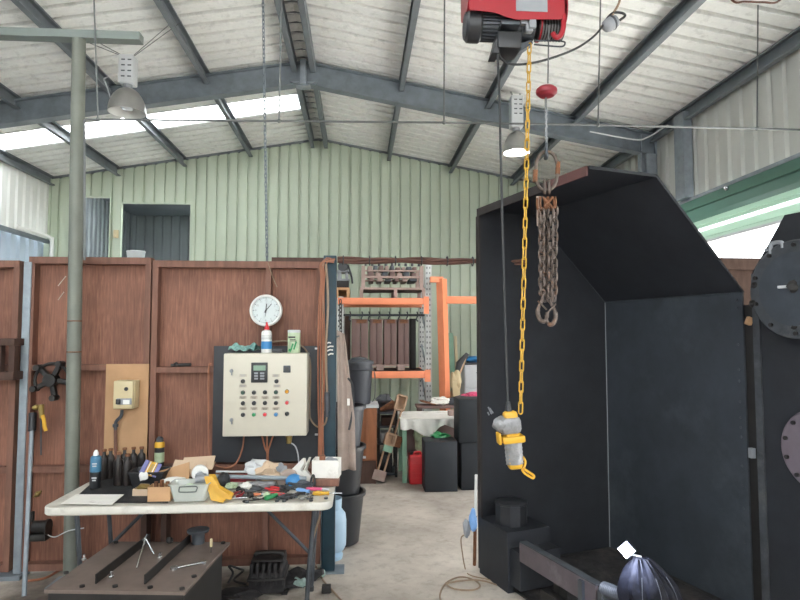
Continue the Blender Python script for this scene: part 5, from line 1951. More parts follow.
MB().bb(x1 - .06, x1 - .02, yr0 + .1, yr0 + .25, zc_ + .13, zc_ + .22, .01).build('column', 'grey', mc)
MB().bb(x0, x1 + .01, yr0 + .05, yr0 + .35, zc_ + .22, zc_ + .25, .006).build('machine_head', 'grey', mc)
MB().cyl((x0 + .1, yr0 + .05, zc_ + .30), (x0 + .1, yr0 + .3, zc_ + .30), .07, n=20).build('motor', 'black_plastic', mc)
MB().tube(smoothpath([(x1 - .03, yr0 + .04, zc_ + .32), (x1 + .0, yr0 + .02, zc_ + .25), (x1 + .03, yr0 + .02, zc_ + .14), (x1 + .04, yr0 + .04, zc_ + .06)], 4), .014, 8).build('lead', 'black_plastic', mc)

# rod with hooks and the brown plates
zr_ = P(380, 315, yr0 + .2).z
mb = MB().cyl((xu0 - .0, yr0 + .25, zr_), (xu1, yr0 + .25, zr_), .016, n=10)
for px in (350, 362, 369, 379, 389, 399, 407, 417):
    q = P(px, 315, yr0 + .25)
    mb.tube(smoothpath([(q.x, yr0 + .25, zr_ + .05), (q.x + .01, yr0 + .235, zr_ + .0), (q.x - .01, yr0 + .23, zr_ - .06), (q.x + .015, yr0 + .23, zr_ - .09)], 4), .010, 6)
tag(mb.build('hook_rail', 'steel_grey'), 'dark rail with a row of hooks below the top beam of the rack', 'rail')
ypl = yr0 + .18
zp0, zp1 = P(390, 364.5, ypl).z, P(390, 319, ypl).z
pl2 = thing('small_pallet', (P(385, 368, ypl).x, ypl + .15, zl0), 'short timber pallet under the brown plates on the lower beam', 'pallet')
xa_, xb_ = P(371, 368, ypl).x, P(409, 368, ypl).x
MB().bb(P(350, 368, ypl).x, xb_, ypl - .05, ypl + .40, zp0 - .025, zp0 - .001).build('deck', 'pallet_wood', pl2)
for px in (353, 380, 401):
    q = P(px, 368, ypl)
    MB().bb(q.x - .05, q.x + .05, ypl - .04, ypl + .38, zl0, zp0 - .025).build('block', 'pallet_wood', pl2)
pn = ['leftmost of the four tall mauve-brown plates standing in the rack', 'second from left of the four tall mauve-brown plates in the rack', 'third from left of the four tall mauve-brown plates in the rack', 'rightmost of the four tall mauve-brown plates standing in the rack']
for (u0, u1), lb_ in zip(((351.5, 368), (370, 382.5), (384, 396.5), (398, 409)), pn):
    a, b = P(u0, 340, ypl).x, P(u1, 340, ypl).x
    o = thing('steel_plate', ((a + b) / 2, ypl + .15, zp0), lb_, 'plate', 'mauve-brown plates in the rack')
    m3 = a + (b - a) * .55
    MB().bb(a, m3 - .002, ypl, ypl + .30, zp0, zp1, .003).build('plate', 'plate_brown', o)
    MB().bb(m3 + .002, b, ypl - .012, ypl + .30, zp0, zp1 - .004, .003).build('folded_flange', 'plate_brown', o)
    MB().bb(m3 - .06, b - .02, ypl - .016, ypl - .0125, zp1 - .06, zp1 - .012).build('rust_patch', 'rust', o)
mb = MB().bb(P(412, 340, ypl).x, P(418, 340, ypl).x, ypl + .3, ypl + .5, zl0 + .0, P(418, 318, ypl).z, .006)
tag(mb.build('steel_sheet', 'dark_plate'), 'dark panel standing right of the brown plates in the rack', 'panel')
mb = MB().bb(P(342.5, 340, ypl).x + .03, P(350, 340, ypl).x, ypl + .1, ypl + .5, zl0 + .0, P(418, 316, ypl).z, .006)
tag(mb.build('steel_sheet', 'stud_dark'), 'dark panel standing left of the brown plates in the rack', 'panel')
# =================================================================== BLACK STEEL HOOD
HO = V((.910, 4.469, 0))
th = .312
EU = V((sin(th), -cos(th), 0))          # along the open side towards the near end
EV = V((cos(th), sin(th), 0))           # depth of the hood
HL, HW, HW2, HZT, HZC = 1.261, 1.189, .492, 2.685, 2.011


def Hp(u, v, z):
    return HO + EU * u + EV * v + V((0, 0, z))


ZF = .03                                # hood floor
hd = thing('steel_hood', Hp(.6, .6, 0), 'large open sided black steel hood with chamfered top, right of the doorway', 'hood')
t_ = .012
prof = [(0, ZF - .02), (0, HZT), (HW2, HZT), (HW, HZC), (HW, ZF - .02)]
# far end plate (outline seen from the near end)
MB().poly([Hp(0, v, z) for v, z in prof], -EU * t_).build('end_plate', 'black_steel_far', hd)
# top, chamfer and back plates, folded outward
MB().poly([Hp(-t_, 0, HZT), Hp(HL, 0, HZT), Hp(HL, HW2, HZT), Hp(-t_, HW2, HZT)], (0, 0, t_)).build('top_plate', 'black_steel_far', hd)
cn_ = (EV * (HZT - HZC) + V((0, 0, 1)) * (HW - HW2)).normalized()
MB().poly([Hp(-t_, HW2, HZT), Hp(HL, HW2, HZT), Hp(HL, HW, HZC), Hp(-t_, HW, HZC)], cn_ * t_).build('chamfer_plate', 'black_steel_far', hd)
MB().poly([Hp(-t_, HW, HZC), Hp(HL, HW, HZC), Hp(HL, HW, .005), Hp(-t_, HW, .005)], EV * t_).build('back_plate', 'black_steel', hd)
# rim bars
MB().poly([Hp(0, -.002, HZT - .045), Hp(.86, -.002, HZT - .045), Hp(.86, -.002, HZT + t_), Hp(0, -.002, HZT + t_)], -EV * .012).build('top_rim', 'rim_dark', hd)
part(MB().poly([Hp(.86, -.002, HZT - .045), Hp(HL, -.002, HZT - .045), Hp(HL, -.002, HZT + t_), Hp(.86, -.002, HZT + t_)], -EV * .012).build('top_rim', 'red_oxide', hd), 'reddish end of the hood top rim')
MB().poly([Hp(-t_, -.002, ZF), Hp(.035, -.002, ZF), Hp(.035, -.002, HZT - .046), Hp(-t_, -.002, HZT - .046)], -EV * .014).build('edge_rim', 'rim_dark', hd)
mb = MB()
mb.poly([Hp(HL - .004, 0, HZT - .006), Hp(HL - .004, HW2, HZT - .006), Hp(HL - .004, HW2, HZT + t_), Hp(HL - .004, 0, HZT + t_)], EU * .014)
mb.poly([Hp(HL - .004, HW2, HZT - .006), Hp(HL - .004, HW - .006, HZC - .004), Hp(HL - .004, HW + .01, HZC), Hp(HL - .004, HW2 + .006, HZT + t_)], EU * .014)
mb.build('near_rim', 'black_steel_far', hd)
# flange with bolts at the near edge of the back plate
fl = MB().poly([Hp(HL - .075, HW - .003, HZC), Hp(HL + .006, HW - .003, HZC), Hp(HL + .006, HW - .003, .30), Hp(HL - .075, HW - .003, .30)], -EV * .008).build('back_flange', 'black_steel', hd)
zs = [HZC - .05, HZC - .10, 1.68, 1.52, 1.45, 1.32, 1.22, 1.16, 1.10, .92, .80, .66, .55, .45]
for z in zs:
    c = Hp(HL - .03, HW - .0115, z)
    MB().cyl(c, c - EV * .006, .008, n=8).build('flange_bolt', 'steel_grey', fl)
# weld seams
MB().tube([Hp(.004, HW - .004, ZF), Hp(.004, HW - .004, HZC)], .0035, 6).build('weld_seam', 'grey', hd)
MB().tube([Hp(.004, HW - .004, HZC), Hp(.004, HW2 + .05, HZT - .05)], .0035, 6).build('weld_seam', 'steel_grey', hd)
MB().tube([Hp(.004, HW - .004, HZC), Hp(HL, HW - .004, HZC)], .005, 6).build('weld_seam', 'steel_grey', hd)
# floor with scale, sill, legs
MB().poly([Hp(0, 0.02, ZF - .012), Hp(HL, .02, ZF - .012), Hp(HL, HW, ZF - .012), Hp(0, HW, ZF - .012)], (0, 0, .012)).build('floor_plate', 'dark_plate', hd)
s_ = MB().grid(lambda u, v: Hp(.03 + 1.2 * u, .05 + 1.10 * v, ZF + .002 + max(0, .018 * (noise.noise(V((u * 6, v * 6, 3))) + .4)) * min(1, 8 * min(u, 1 - u, v, 1 - v))), 60, 60)
so_ = s_.build('scale_litter', 'soot', hd)
so_['kind'] = 'stuff'
u0 = .52
sill = MB().poly([Hp(u0, -.004, .255), Hp(HL, -.004, .255), Hp(HL, -.004, .375), Hp(u0, -.004, .375)], EV * .02).build('sill', 'sill_grey', hd)
MB().poly([Hp(u0, 0, .375), Hp(HL, 0, .375), Hp(HL, .05, .375), Hp(u0, .05, .375)], (0, 0, .008)).build('sill_lip', 'flange_grey', hd)
uu = 1.14
MB().poly([Hp(uu, -.006, .03), Hp(uu + .035, -.006, .03), Hp(uu + .035, -.006, .372), Hp(uu, -.006, .372)], -EV * .02).build('sill_strap', 'steel_grey', hd)
MB().poly([Hp(.70, .03, .02), Hp(HL, .03, .02), Hp(HL, .03, .14), Hp(.70, .03, .14)], EV * .06).build('under_beam', 'dark_plate', hd)
for (u, v) in ((.74, .10), (1.15, .10)):
    MB().poly([Hp(u, v, 0), Hp(u + .06, v, 0), Hp(u + .06, v + .06, 0), Hp(u, v + .06, 0)], (0, 0, .26)).build('leg', 'dark_plate', hd)
# box and octagonal cap in the far corner of the open side
bq = [(0.015, -.02), (.40, -.02), (.40, .32), (.015, .32)]
bz = .40
MB().poly([Hp(u, v, .004) for u, v in bq], (0, 0, bz)).build('corner_box', 'black_steel_far', hd)
MB().poly([Hp(.40, .0, .06), Hp(.52, .0, .06), Hp(.52, .32, .06), Hp(.40, .32, .06)], (0, 0, .24)).build('box_step', 'black_steel_far', hd)
cen = Hp(.22, .125, bz + .004)
MB().lathe([(.115, 0), (.115, .135), (.12, .138), (.12, .15), (.108, .155)], cen, n=10).build('octagonal_cap', 'black_plastic', hd)
# scratches on the far end plate
mb = MB()
for (a, b) in (((488, 407), (491.5, 414)), ((489.5, 408), (493, 413)), ((487.5, 412), (489, 415))):
    def onend(px, py):
        r = ray(px, py)
        k = (HO - V((0, 0, EYE))).dot(EU) / r.dot(EU)
        return V((0, 0, EYE)) + r * k + EU * .002
    mb.tube([onend(*a), onend(*b)], .006, 5)
mb.build('scratch', 'grey', hd)

# leaning stick and blue glove beside the hood
A, B = PZ(474.5, 567, 0), P(479, 474, 4.50)
A = V((A.x, A.y, .014))
B = V((HO.x - .03, 4.475, B.z))
st_ = thing('leaning_stick', A, 'thin stick leaning on the left edge of the black hood', 'stick')
m_ = A + (B - A) * .55
MB().tube([A, m_], .013, 8).build('lower_stick', 'rust', st_)
MB().tube([m_, B], .011, 8).build('white_sleeve', 'white', st_)
c = A + (B - A) * .50 + V((-.02, -.02, 0))
mb = MB().ball(c, (.03, .03, .075), 3, .3, 61)
tag(mb.build('work_glove', 'sky_plastic'), 'pale blue glove hung on the stick beside the black hood', 'glove')
mb = MB().ball(c + V((-.05, .0, -.05)), (.025, .025, .06), 3, .3, 62)
tag(mb.build('grey_grip', 'grey'), 'grey holder hanging beside the pale blue glove', 'tool')
cable('floor_cable', [c + V((-.06, 0, -.10)), P(461, 540, A.y - .05), PZ(465, 568, .006), PZ(470, 575, .006), PZ(486, 579, .006), PZ(500, 583, .006), PZ(507, 586, .006)], .005, 'cable_tan', 'thin tan cable dropping from the grey holder to the floor at the hood', 'cable')
cable('coiled_cable', [PZ(443, 606, .006), PZ(440, 595, .006), PZ(446, 583, .006), PZ(460, 577, .006), PZ(474, 580, .006), PZ(480, 586, .010), PZ(473, 590, .012), PZ(455, 589, .010), PZ(447, 584, .014), PZ(456, 581.5, .012), PZ(472, 580, .012), PZ(484, 581, .008), PZ(497, 585, .006)], .006, 'cable_tan', 'loop of tan cable lying on the concrete in front of the hood', 'cable')

# ------------------------------------------------------------------ second module to the right
pr_ = thing('end_module', Hp(HL + .4, HW, 0), 'dark steel casing with round covers at the right edge, beside the hood', 'casing')
u0, u1 = HL + .075, HL + .95
MB().poly([Hp(u0, HW, .05), Hp(u1, HW, .05), Hp(u1, HW, 2.45), Hp(u0 + .22, HW, 2.45), Hp(u0, HW, 2.13)], EV * .6).build('casing_body', 'black_steel_far', pr_)
MB().poly([Hp(u0, HW - .002, .05), Hp(u0 + .045, HW - .002, .05), Hp(u0 + .045, HW - .002, 2.12), Hp(u0, HW - .002, 2.12)], -EV * .012).build('casing_flange', 'flange_grey', pr_)
MB().poly([Hp(HL - .06, HW + .014, .0), Hp(u0 - .002, HW + .014, .0), Hp(u0 - .002, HW + .014, 1.93), Hp(HL - .06, HW + .014, 1.93)], EV * .02).build('gap_strip', 'dark_plate', pr_)


def onwall(px, py, off=0.0):
    r = ray(px, py)
    k = (Hp(0, HW - off, 0) - V((0, 0, EYE))).dot(EV) / r.dot(EV)
    return V((0, 0, EYE)) + r * k


def disc(px, py, r_, off, m, name, bolts, label=None):
    c = onwall(px, py, off)
    ax_ = -EV
    d = MB().lathe([(r_ * .2, -.10 if off > .1 else -.03), (r_ * .98, -.10 if off > .1 else -.03), (r_, -.02), (r_, .012), (r_ - .008, .018), (.02, .018)], c, ax_, n=56).build(name, m, pr_)
    up = V((0, 0, 1))
    for k in range(bolts):
        a = 2 * pi * k / bolts + .3
        q = c + (EU * cos(a) + up * sin(a)) * (r_ - .03) + ax_ * .018
        MB().cyl(q, q + ax_ * .012, .012, n=8).build('cover_bolt', 'dark_plate', d)
    return c, d


c, d1 = disc(797.5, 289, .275, .16, 'flange_grey', 'round_cover', 10)
ax_ = -EV
MB().lathe([(.19, .018), (.205, .018), (.205, .032), (.19, .032)], c, ax_, n=48).build('inner_ring', 'black_steel', d1)
q = onwall(783, 287, .19)
MB().box(q, (.05, .03, .016), rot=Matrix.Rotation(-.9, 3, 'Z'), bevel=.003).build('name_plate', 'light_grey', d1)
q = onwall(795, 287, .19)
MB().ball(q, (.05, .02, .03), 2, .3, 71).build('cover_handle', 'dark_plate', d1)
for (px, py) in ((755, 285), (753, 303), (795, 326)):
    q = onwall(px, py, .17)
    MB().ball(q, .022, 2, .2, 4).build('clamp_lug', 'dark_plate', d1)
q = onwall(777, 249, .17)
sh_ = MB().tube(smoothpath([onwall(771, 254, .17), onwall(771, 245, .17), onwall(776, 242.5, .17), onwall(782, 243, .17), onwall(783, 248, .17)], 5), .012, 8)
sh_.tube([onwall(766, 250, .17), onwall(773, 249, .17)], .006, 6)
sh_.ball(onwall(766, 250, .17), .010, 2)
sh_.build('lifting_shackle', 'grey', d1)
c2, d2 = disc(824, 452, .235, .05, 'mauve_disc', 'lower_round_cover', 12)
q = onwall(749, 321, .02)
mb = MB().box(q, (.035, .03, .05), rot=Matrix.Rotation(.4, 3, 'Y'), bevel=.004)
mb.build('latch_block', 'card', pr_)
q = onwall(752, 453, .0)
MB().box(q, (.03, .03, .06)).build('latch_block', 'grey', pr_)

# brown screen behind, across the roller door
ysn = 4.92
x0, x1 = P(690, 262, ysn).x, 3.63
zt = P(740, 258, ysn).z
scn = thing('timber_screen', ((x0 + x1) / 2, ysn, 0), 'dark brown timber screen standing behind the hood in front of the roller door', 'partition')
MB().bb(x0, x1, ysn + .05, ysn + .065, .05, zt - .005).build('plywood_sheet', 'scr_brown', scn)
MB().bb(x0, x1, ysn - .01, ysn + .05, zt - .10, zt).build('top_rail', 'scr_brown', scn)
for x in (x0, x1 - .06):
    MB().bb(x, x + .06, ysn, ysn + .05, 0, zt - .10).build('stud', 'scr_brown', scn)

# wrapped roll and work light in front of the hood
yw0 = 2.98
ba = V((P(652, 600, yw0).x, yw0, 0))
ztw = P(640, 556, yw0).z
rl = MB()
rings = []
nn_ = 52
for i in range(19):
    h = i / 18
    z = .005 + h * (ztw - .01)
    rw = .14 * (1 - max(0, (h - .72) / .28) ** 1.7 * .72)
    rd = rw * .8
    cx = ba.x + .10 * (1 - h) ** .8 * 1.3 - .05
    ring_ = []
    for k in range(nn_):
        a = 2 * pi * k / nn_
        q = noise.noise(V((cos(a) * 2.2, sin(a) * 2.2, h * 1.6))) * .055 * (1 - .6 * h) + noise.noise(V((cos(a) * 9, sin(a) * 9, h * 2.5))) * .022
        ring_.append(rl.bm.verts.new((cx + (rw + q) * cos(a), ba.y + (rd + q) * sin(a), z)))
    rings.append(ring_)
rl.skin(rings)
wr = thing('wrapped_bundle', ba, 'shiny black plastic wrapped bundle standing in front of the hood floor', 'bundle')
rl.build('bundle_body', 'wrap', wr, sharp=25)
mb = MB()
for ph in (3.7, 4.3, 4.9):
    pts = []
    for i in range(3, 17):
        h = i / 18
        rw = .14 * (1 - max(0, (h - .72) / .28) ** 1.7 * .72)
        a = ph + .5 * h
        pts.append((ba.x + .10 * (1 - h) ** .8 * 1.3 - .05 + (rw + .012) * cos(a), ba.y + (rw * .8 + .014) * sin(a), .005 + h * (ztw - .01)))
    mb.tube(smoothpath(pts, 2), .0018, 5)
mb.build('wrap_crease', 'dark_grey', wr)
lc = P(626.5, 550, yw0 - .02)
wl = thing('work_light', V((lc.x + .03, lc.y + .03, ztw)), 'square work light turned on its corner, shining on top of the black bundle', 'lamp')
fw = (V((0, 0, EYE)) - lc)
fw = V((fw.x * 1.0 - .4, fw.y, .2)).normalized()
rgt = V((0, 0, 1)).cross(fw).normalized()
upv = fw.cross(rgt)
base_rot = Matrix((rgt, -fw, upv)).transposed()
r45 = base_rot @ Matrix.Rotation(radians(45), 3, 'Y')
MB().box(lc - fw * .016, (.066, .028, .066), rot=r45, bevel=.004).build('lamp_housing', 'black_plastic', wl)
MB().box(lc, (.056, .004, .056), rot=r45).build('lamp_panel', 'led', wl)
MB().tube([lc - fw * .025, lc - fw * .04 + V((.01, 0, -.03)), V((ba.x - .05, ba.y, ztw - .004))], .007, 8).build('bracket', 'chrome', wl)
ld = bpy.data.lights.new('led_light', 'POINT')
ld.shadow_soft_size = .03
ld.energy = 7
ld.color = (.72, .80, 1.0)
lo_ = bpy.data.objects.new('led_light', ld)
C.objects.link(lo_)
lo_.parent = wl
lo_.location = lc + fw * .045 - wl.location
lo_.rotation_euler = fw.to_track_quat('-Z', 'Y').to_euler()
# flexible grey duct end on the sill
q = P(610, 591, 3.22)
mb = MB()
A, B = P(603, 588, 3.22), P(624, 596, 3.10)
pts = [A + (B - A) * (k / 24) for k in range(25)]
mb.tube(pts, [.032 + .006 * (k % 2) for k in range(25)], 14)
mb.bb(A.x - .02, A.x + .05, 3.19, 3.25, 0.0, A.z - .02)
tag(mb.build('ribbed_hose', 'dark_grey'), 'short ribbed grey hose end at the near end of the hood sill', 'hose')

# =================================================================== HOIST
YH = 2.70
h = lambda px, py, dy=0.0: P(px, py, YH + dy)
s = YH / 600
ho = thing('electric_hoist', h(515, 30), 'red electric wire rope hoist with dark motor hanging at the top', 'hoist')
cov = [(469, -22), (565, -22), (564.5, 19), (516, 19.5), (507, 17), (495, 12.5), (480, 10.5), (469.5, 10)]
pts = [h(u, v) for u, v in cov]
MB().poly([h(u, v, -.10) for u, v in cov], (0, .004, 0)).build('front_cover', 'red_hoist', ho)
MB().poly([q + V((0, .10, 0)) for q in pts], (0, .004, 0)).build('rear_cover', 'red_hoist', ho)
a, b = h(469, -22), h(561, -22)
MB().bb(a.x, b.x, YH - .10, YH + .104, a.z - .004, a.z).build('top_cover', 'red_hoist', ho)
# red end cheek on the right, curved lobe
c0 = h(556, 20)
lobe = []
for k in range(15):
    t = -pi / 2 - .5 + k / 14 * (pi + .8)
    lobe.append((0 + .105 * cos(t), -.02 + .095 * sin(t)))
ck = MB()
cz = h(560, 17)
ck.prism([(-.10, .15), (.104, .15)] + [(.10 * cos(t), .0 + .092 * sin(t)) for t in [-(k / 14) * pi for k in range(15)]], V((h(561, 17).x - .004, YH, cz.z)), (0, 1, 0), (0, 0, 1), (.004, 0, 0))
ck.build('end_cheek', 'red_hoist', ho)
ck = MB()
ck.prism([(-.10, .10), (.10, .10)] + [(.10 * cos(t), .0 + .05 * sin(t)) for t in [-(k / 14) * pi for k in range(15)]], V((h(464.5, 10).x, YH, h(464, 8).z)), (0, 1, 0), (0, 0, 1), (.03, 0, 0))
ck.build('left_flange', 'red_hoist', ho)
# curved red finger at the right
fg = MB().tube(smoothpath([h(563, 15, -.09), h(563.5, 27, -.095), h(560, 36, -.09), h(555.5, 37, -.08), (h(553, 33, -.075))], 4), [.012] * 17, 8)
fg.build('rope_guard', 'red_hoist', ho)
# motor
mz = h(490, 27)
x0, x1 = h(478, 27).x, h(522, 27).x
R0 = .064
m_ = MB().cyl((x0, YH, mz.z), (x1, YH, mz.z), R0 - .008, n=32)
m_.build('motor_body', 'dark_grey', ho)
mb = MB()
for k in range(24):
    a = 2 * pi * k / 24
    d = V((0, cos(a), sin(a)))
    mb.box(V(((x0 + x1) / 2, YH, mz.z)) + d * (R0 - .004), ((x1 - x0) * .96, .005, .014), rot=Matrix.Rotation(a - pi / 2, 3, 'X'))
mb.build('motor_fin', 'dark_grey', ho)
xe = h(464.5, 27).x
MB().lathe([(R0 * .3, .0), (R0 * .95, .0), (R0 * 1.14, .012), (R0 * 1.18, .03), (R0 * 1.18, .065), (R0 * 1.05, .075)], (xe, YH, mz.z), V((1, 0, 0)), n=36).build('fan_cowl', 'black_plastic', ho)
MB().lathe([(.005, -.0015), (R0 * .8, -.0015), (R0 * .8, .002)], (xe, YH, mz.z), V((1, 0, 0)), n=30).build('cowl_face', 'dark_grey', ho)
# gearbox and bracket
g0, g1 = h(517, 30).x, h(532, 30).x
gx = MB().lathe([(.045, 0), (.06, .01), (.062, g1 - g0), (.05, g1 - g0 + .004)], (g0, YH, mz.z - .004), V((1, 0, 0)), n=28)
gx.build('gearbox', 'steel_grey', ho)
mb = MB()
mb.bb(h(521, 20).x, h(528, 20).x, YH - .085, YH - .05, h(524, 40).z, h(524, 28).z, .006)
mb.bb(h(516, 20).x, h(531, 20).x, YH - .085, YH - .06, h(524, 33).z, h(524, 29).z, .004)
mb.bb(h(523.5, 20).x, h(530, 20).x, YH - .10, YH - .085, h(524, 38).z, h(524, 30).z, .003)
mb.build('bracket', 'grey', ho)
# drum
d0, d1 = h(536, 28).x, h(562, 28).x
mb = MB().cyl((d0, YH, mz.z + .0), (d1, YH, mz.z + .0), .052, n=28)
mb.build('rope_drum', 'dark_plate', ho)
mb = MB()
for k in range(9):
    x = d0 + .008 + (d1 - d0 - .016) * k / 8
    mb.tube([V((x, YH + .053 * cos(t), mz.z + .053 * sin(t))) for t in [2 * pi * i / 20 for i in range(20)]], .0035, 5, closed=True)
mb.build('wound_rope', 'wire', ho)
MB().lathe([(.02, 0), (.072, 0), (.072, .006), (.02, .006)], (h(537.5, 28).x, YH, mz.z + .01), V((1, 0, 0)), n=30).build('drum_flange', 'red_hoist', ho)
# switch box
mb = MB()
a, b = h(495.5, 36, -.05), h(519, 53, -.05)
mb.bb(a.x, b.x, YH - .10, YH + .03, b.z, a.z, .006)
mb.build('switch_box', 'black_plastic', ho)
mb = MB().bb(h(496, 30).x, h(514, 30).x, YH - .104, YH - .02, h(500, 35.5).z, h(500, 32).z, .002)
mb.build('box_lid', 'steel_grey', ho)
mb = MB().poly([h(492, 53, -.09), h(496, 39, -.09), h(500, 38, -.09), h(499, 53, -.09)], (0, .09, 0))
mb.build('cable_entry', 'black_plastic', ho)
mb = MB().poly([h(516, 52, -.03), h(519, 44, -.03), h(531, 40, -.03), h(533, 43, -.03), h(522, 50, -.03)], (0, .05, 0))
mb.build('limit_bracket', 'steel_grey', ho)
# limit arm loop
lp_ = smoothpath([h(534, 41, -.06), h(552, 40.5, -.06), h(563, 41.5, -.06), h(565, 43.5, -.06), h(562, 46.5, -.06), h(550, 46, -.06), h(534, 44.5, -.06)], 5)
MB().tube(lp_, .004, 6).build('limit_arm', 'steel_grey', ho)
# rating plate
a, b = h(516, 0, -.1015), h(547.5, 12, -.1015)
rp = MB().bb(a.x, b.x, YH - .1025, YH - .1002, b.z, h(516, -6).z).build('rating_plate', 'grey', ho)
mb = MB()
for (u0, u1, v) in ((519, 530, 4), (519, 532, 7), (519, 528, 9.5), (538, 545, 5), (537, 545.5, 8)):
    q0, q1 = h(u0, v, -.103), h(u1, v, -.103)
    mb.bb(q0.x, q1.x, YH - .1034, YH - .1024, q0.z - .003, q0.z + .003)
mb.build('print_line', 'grey', rp)
# rope, weight, hook
xr = h(545.5, 60)
RX = xr.x
MB().cyl((RX, YH - .054, mz.z - .01), (RX, YH - .03, h(545, 86).z), .0035, n=8).build('wire_rope', 'wire', ho)
q = h(546.5, 91.5, -.03)
MB().lathe([(.012, -.025), (.034, -.022), (.047, -.010), (.049, 0.0), (.047, .010), (.036, .020), (.014, .024)], q, n=32).build('rope_weight', 'weight_red', ho)
w0, w1 = h(545.8, 98, -.03), h(546.5, 148, -.03)
mb = MB().cyl(w0, h(545.9, 111, -.03), .005, n=8)
mb.cyl(w0 + V((0, 0, .0)), w1, .004, n=8)
mb.build('rope_tail', 'wire', ho)
mb = MB()
for k in range(15):
    f = k / 14
    q = h(546, 112, -.03) + (h(546.5, 146, -.03) - h(546, 112, -.03)) * f
    mb.ball(q + V((.0015 * sin(k * 2.4), 0, 0)), (.0065, .0065, .010), 1)
mb.lathe([(.006, -.004), (.014, -.002), (.014, .002), (.006, .004)], h(545.9, 111, -.03), n=14)
mb.build('taped_ferrule', 'grey', ho)
mb = MB().tube(smoothpath([h(546.3, 143, -.03), h(546.5, 149, -.03), h(546.5, 155, -.025), h(546.5, 157.5, -.01) + V((0, .012, 0)), h(546.5, 153.5, .02), h(546.4, 149, .028)], 5), [.008] * 8 + [.010] * 13 + [.007] * 5, 8)
mb.build('lifting_hook', 'steel_grey', ho)
# overhead beam that carries the hoist
struct(MB().bb(XL, XR, YH - .07, YH + .07, h(500, -22).z + .10, h(500, -22).z + .28).build('beam_crane', 'galv_dark'))
mb = MB()
for px in (485, 545):
    q = h(px, -22)
    mb.tube([q + V((-.02, 0, -.0)), q + V((-.02, 0, .10)), q + V((.02, 0, .10)), q + V((.02, 0, 0))], .012, 8)
mb.build('hanger_bracket', 'steel_grey', ho)

# power cable to the right
pc_ = thing('power_cable', h(515, 62), 'black hoist power cable sagging to a grey plug at upper right', 'cable')
MB().tube(smoothpath([h(499, 52, -.05), h(500, 57, -.05), h(507, 63, -.04), h(518, 64.5, -.03), h(535, 62.5, 0), h(555, 57, .05), h(577, 48, .1), h(593, 37, .14), h(602, 27, .16), h(606, 20, .17)], 6), .0055, 8).build('cable_sheath', 'cable_black', pc_)
a, b = h(603, 28, .17), h(619, 19, .17)
pg_ = MB().lathe([(.012, 0), (.028, .012), (.034, .03), (.034, .055), (.03, .06), (.03, .078)], a, (b - a), n=20)
pg_.build('plug', 'grey', pc_)
MB().lathe([(.036, .05), (.038, .056), (.036, .062)], a, (b - a), n=20, caps=False).build('plug_collar', 'dark_grey', pc_)
MB().tube(smoothpath([h(606, 20, .17), h(613, 13, .17), h(622, 13, .17), h(625, 16, .17), h(620, 20, .17)], 5), .0065, 8).build('strap_loop', 'black_plastic', pc_)
MB().tube(smoothpath([h(601, 27, .17), h(608, 21, .17), h(614, 12, .17), h(619, 3, .17), h(623, -12, .17), V((h(623, -12, .17).x, YH, h(500, -22).z + .12))], 5), .006, 8).build('extension_lead', 'cable_tan', pc_)
cable('hanging_cable', [h(715, -30, .3), h(732, 0, .3), h(745, 1.5, .3), h(762, 2.2, .3), h(780, 0, .3), h(795, -30, .3)], .006, 'brown_hose', 'brown cable sagging just into view at the top right', 'cable')

# pendant control with its cable and taped body
pn_ = thing('pendant_control', h(512, 476), 'yellow pendant control wrapped in silver tape hanging below the hoist', 'control')
MB().tube(smoothpath([h(497.5, 53, -.08), h(499.5, 100, -.08), h(501, 170, -.08), h(504, 280, -.08), h(506, 350, -.08), h(508, 409, -.08)], 6), .0055, 8).build('pendant_cable', 'cable_black', pn_)
ax_ = (h(516, 470, -.08) - h(510, 412, -.08)).normalized()
P0 = h(509.5, 411, -.08)
tlen = (h(516, 470, -.08) - P0).length
tilt = Matrix.Rotation(-math.atan2(ax_.x, -ax_.z), 3, 'Y')
tilt = Matrix.Rotation(math.atan2(-ax_.x, -ax_.z), 3, 'Y')


def pp(f, dx=0, dy=0):
    return P0 + ax_ * (tlen * f) + V((dx, dy, 0))


MB().box(pp(.49), (.062, .052, tlen * .98), rot=tilt, bevel=.014).build('pendant_body', 'yellow', pn_)
tp_ = MB()
tp_.box(pp(.24, -.004), (.092, .074, tlen * .30), rot=tilt, bevel=.022)
tp_.ball(pp(.22, -.045), (.035, .035, .035), 3, .1, 4)
tp_.build('tape_wrap', 'tape', pn_)
tp_ = MB()
rings = []
for k in range(12):
    f = .53 + .36 * k / 11
    w = .038 + .0025 * (k % 2) - .0015 * k / 11
    c = pp(f)
    rings.append([tp_.bm.verts.new(c + tilt @ V((w * cos(2 * pi * i / 20), w * .85 * sin(2 * pi * i / 20), 0))) for i in range(20)])
tp_.skin(rings)
tp_.build('tape_wrap', 'tape', pn_)
MB().box(pp(.47, .0), (.098, .08, .030), rot=tilt, bevel=.006).build('guard_band', 'yellow', pn_)
MB().box(pp(.46, -.06), (.012, .06, .05), rot=tilt, bevel=.004).build('side_clip', 'yellow', pn_)
MB().lathe([(.016, 0), (.013, .02), (.009, .04)], P0 + V((-.005, 0, .0)), (0, 0, 1), n=14).build('cable_boot', 'black_plastic', pn_)
MB().tube(smoothpath([pp(.78, .038), pp(.86, .047), pp(.95, .040), pp(1.0, .03), pp(1.06, .04), pp(1.12, .062), pp(1.14, .075), pp(1.10, .078), pp(1.04, .058), pp(.99, .04)], 4), .0055, 8).build('end_loop', 'yellow', pn_)

mb = MB().chain(h(529.5, 44, -.03), h(520.5, 413, -.08), .046, .018, .0034, 6, .15, 3)
tag(mb.build('yellow_chain', 'yellow_chain'), 'long yellow chain hanging from the hoist to the pendant control', 'chain')

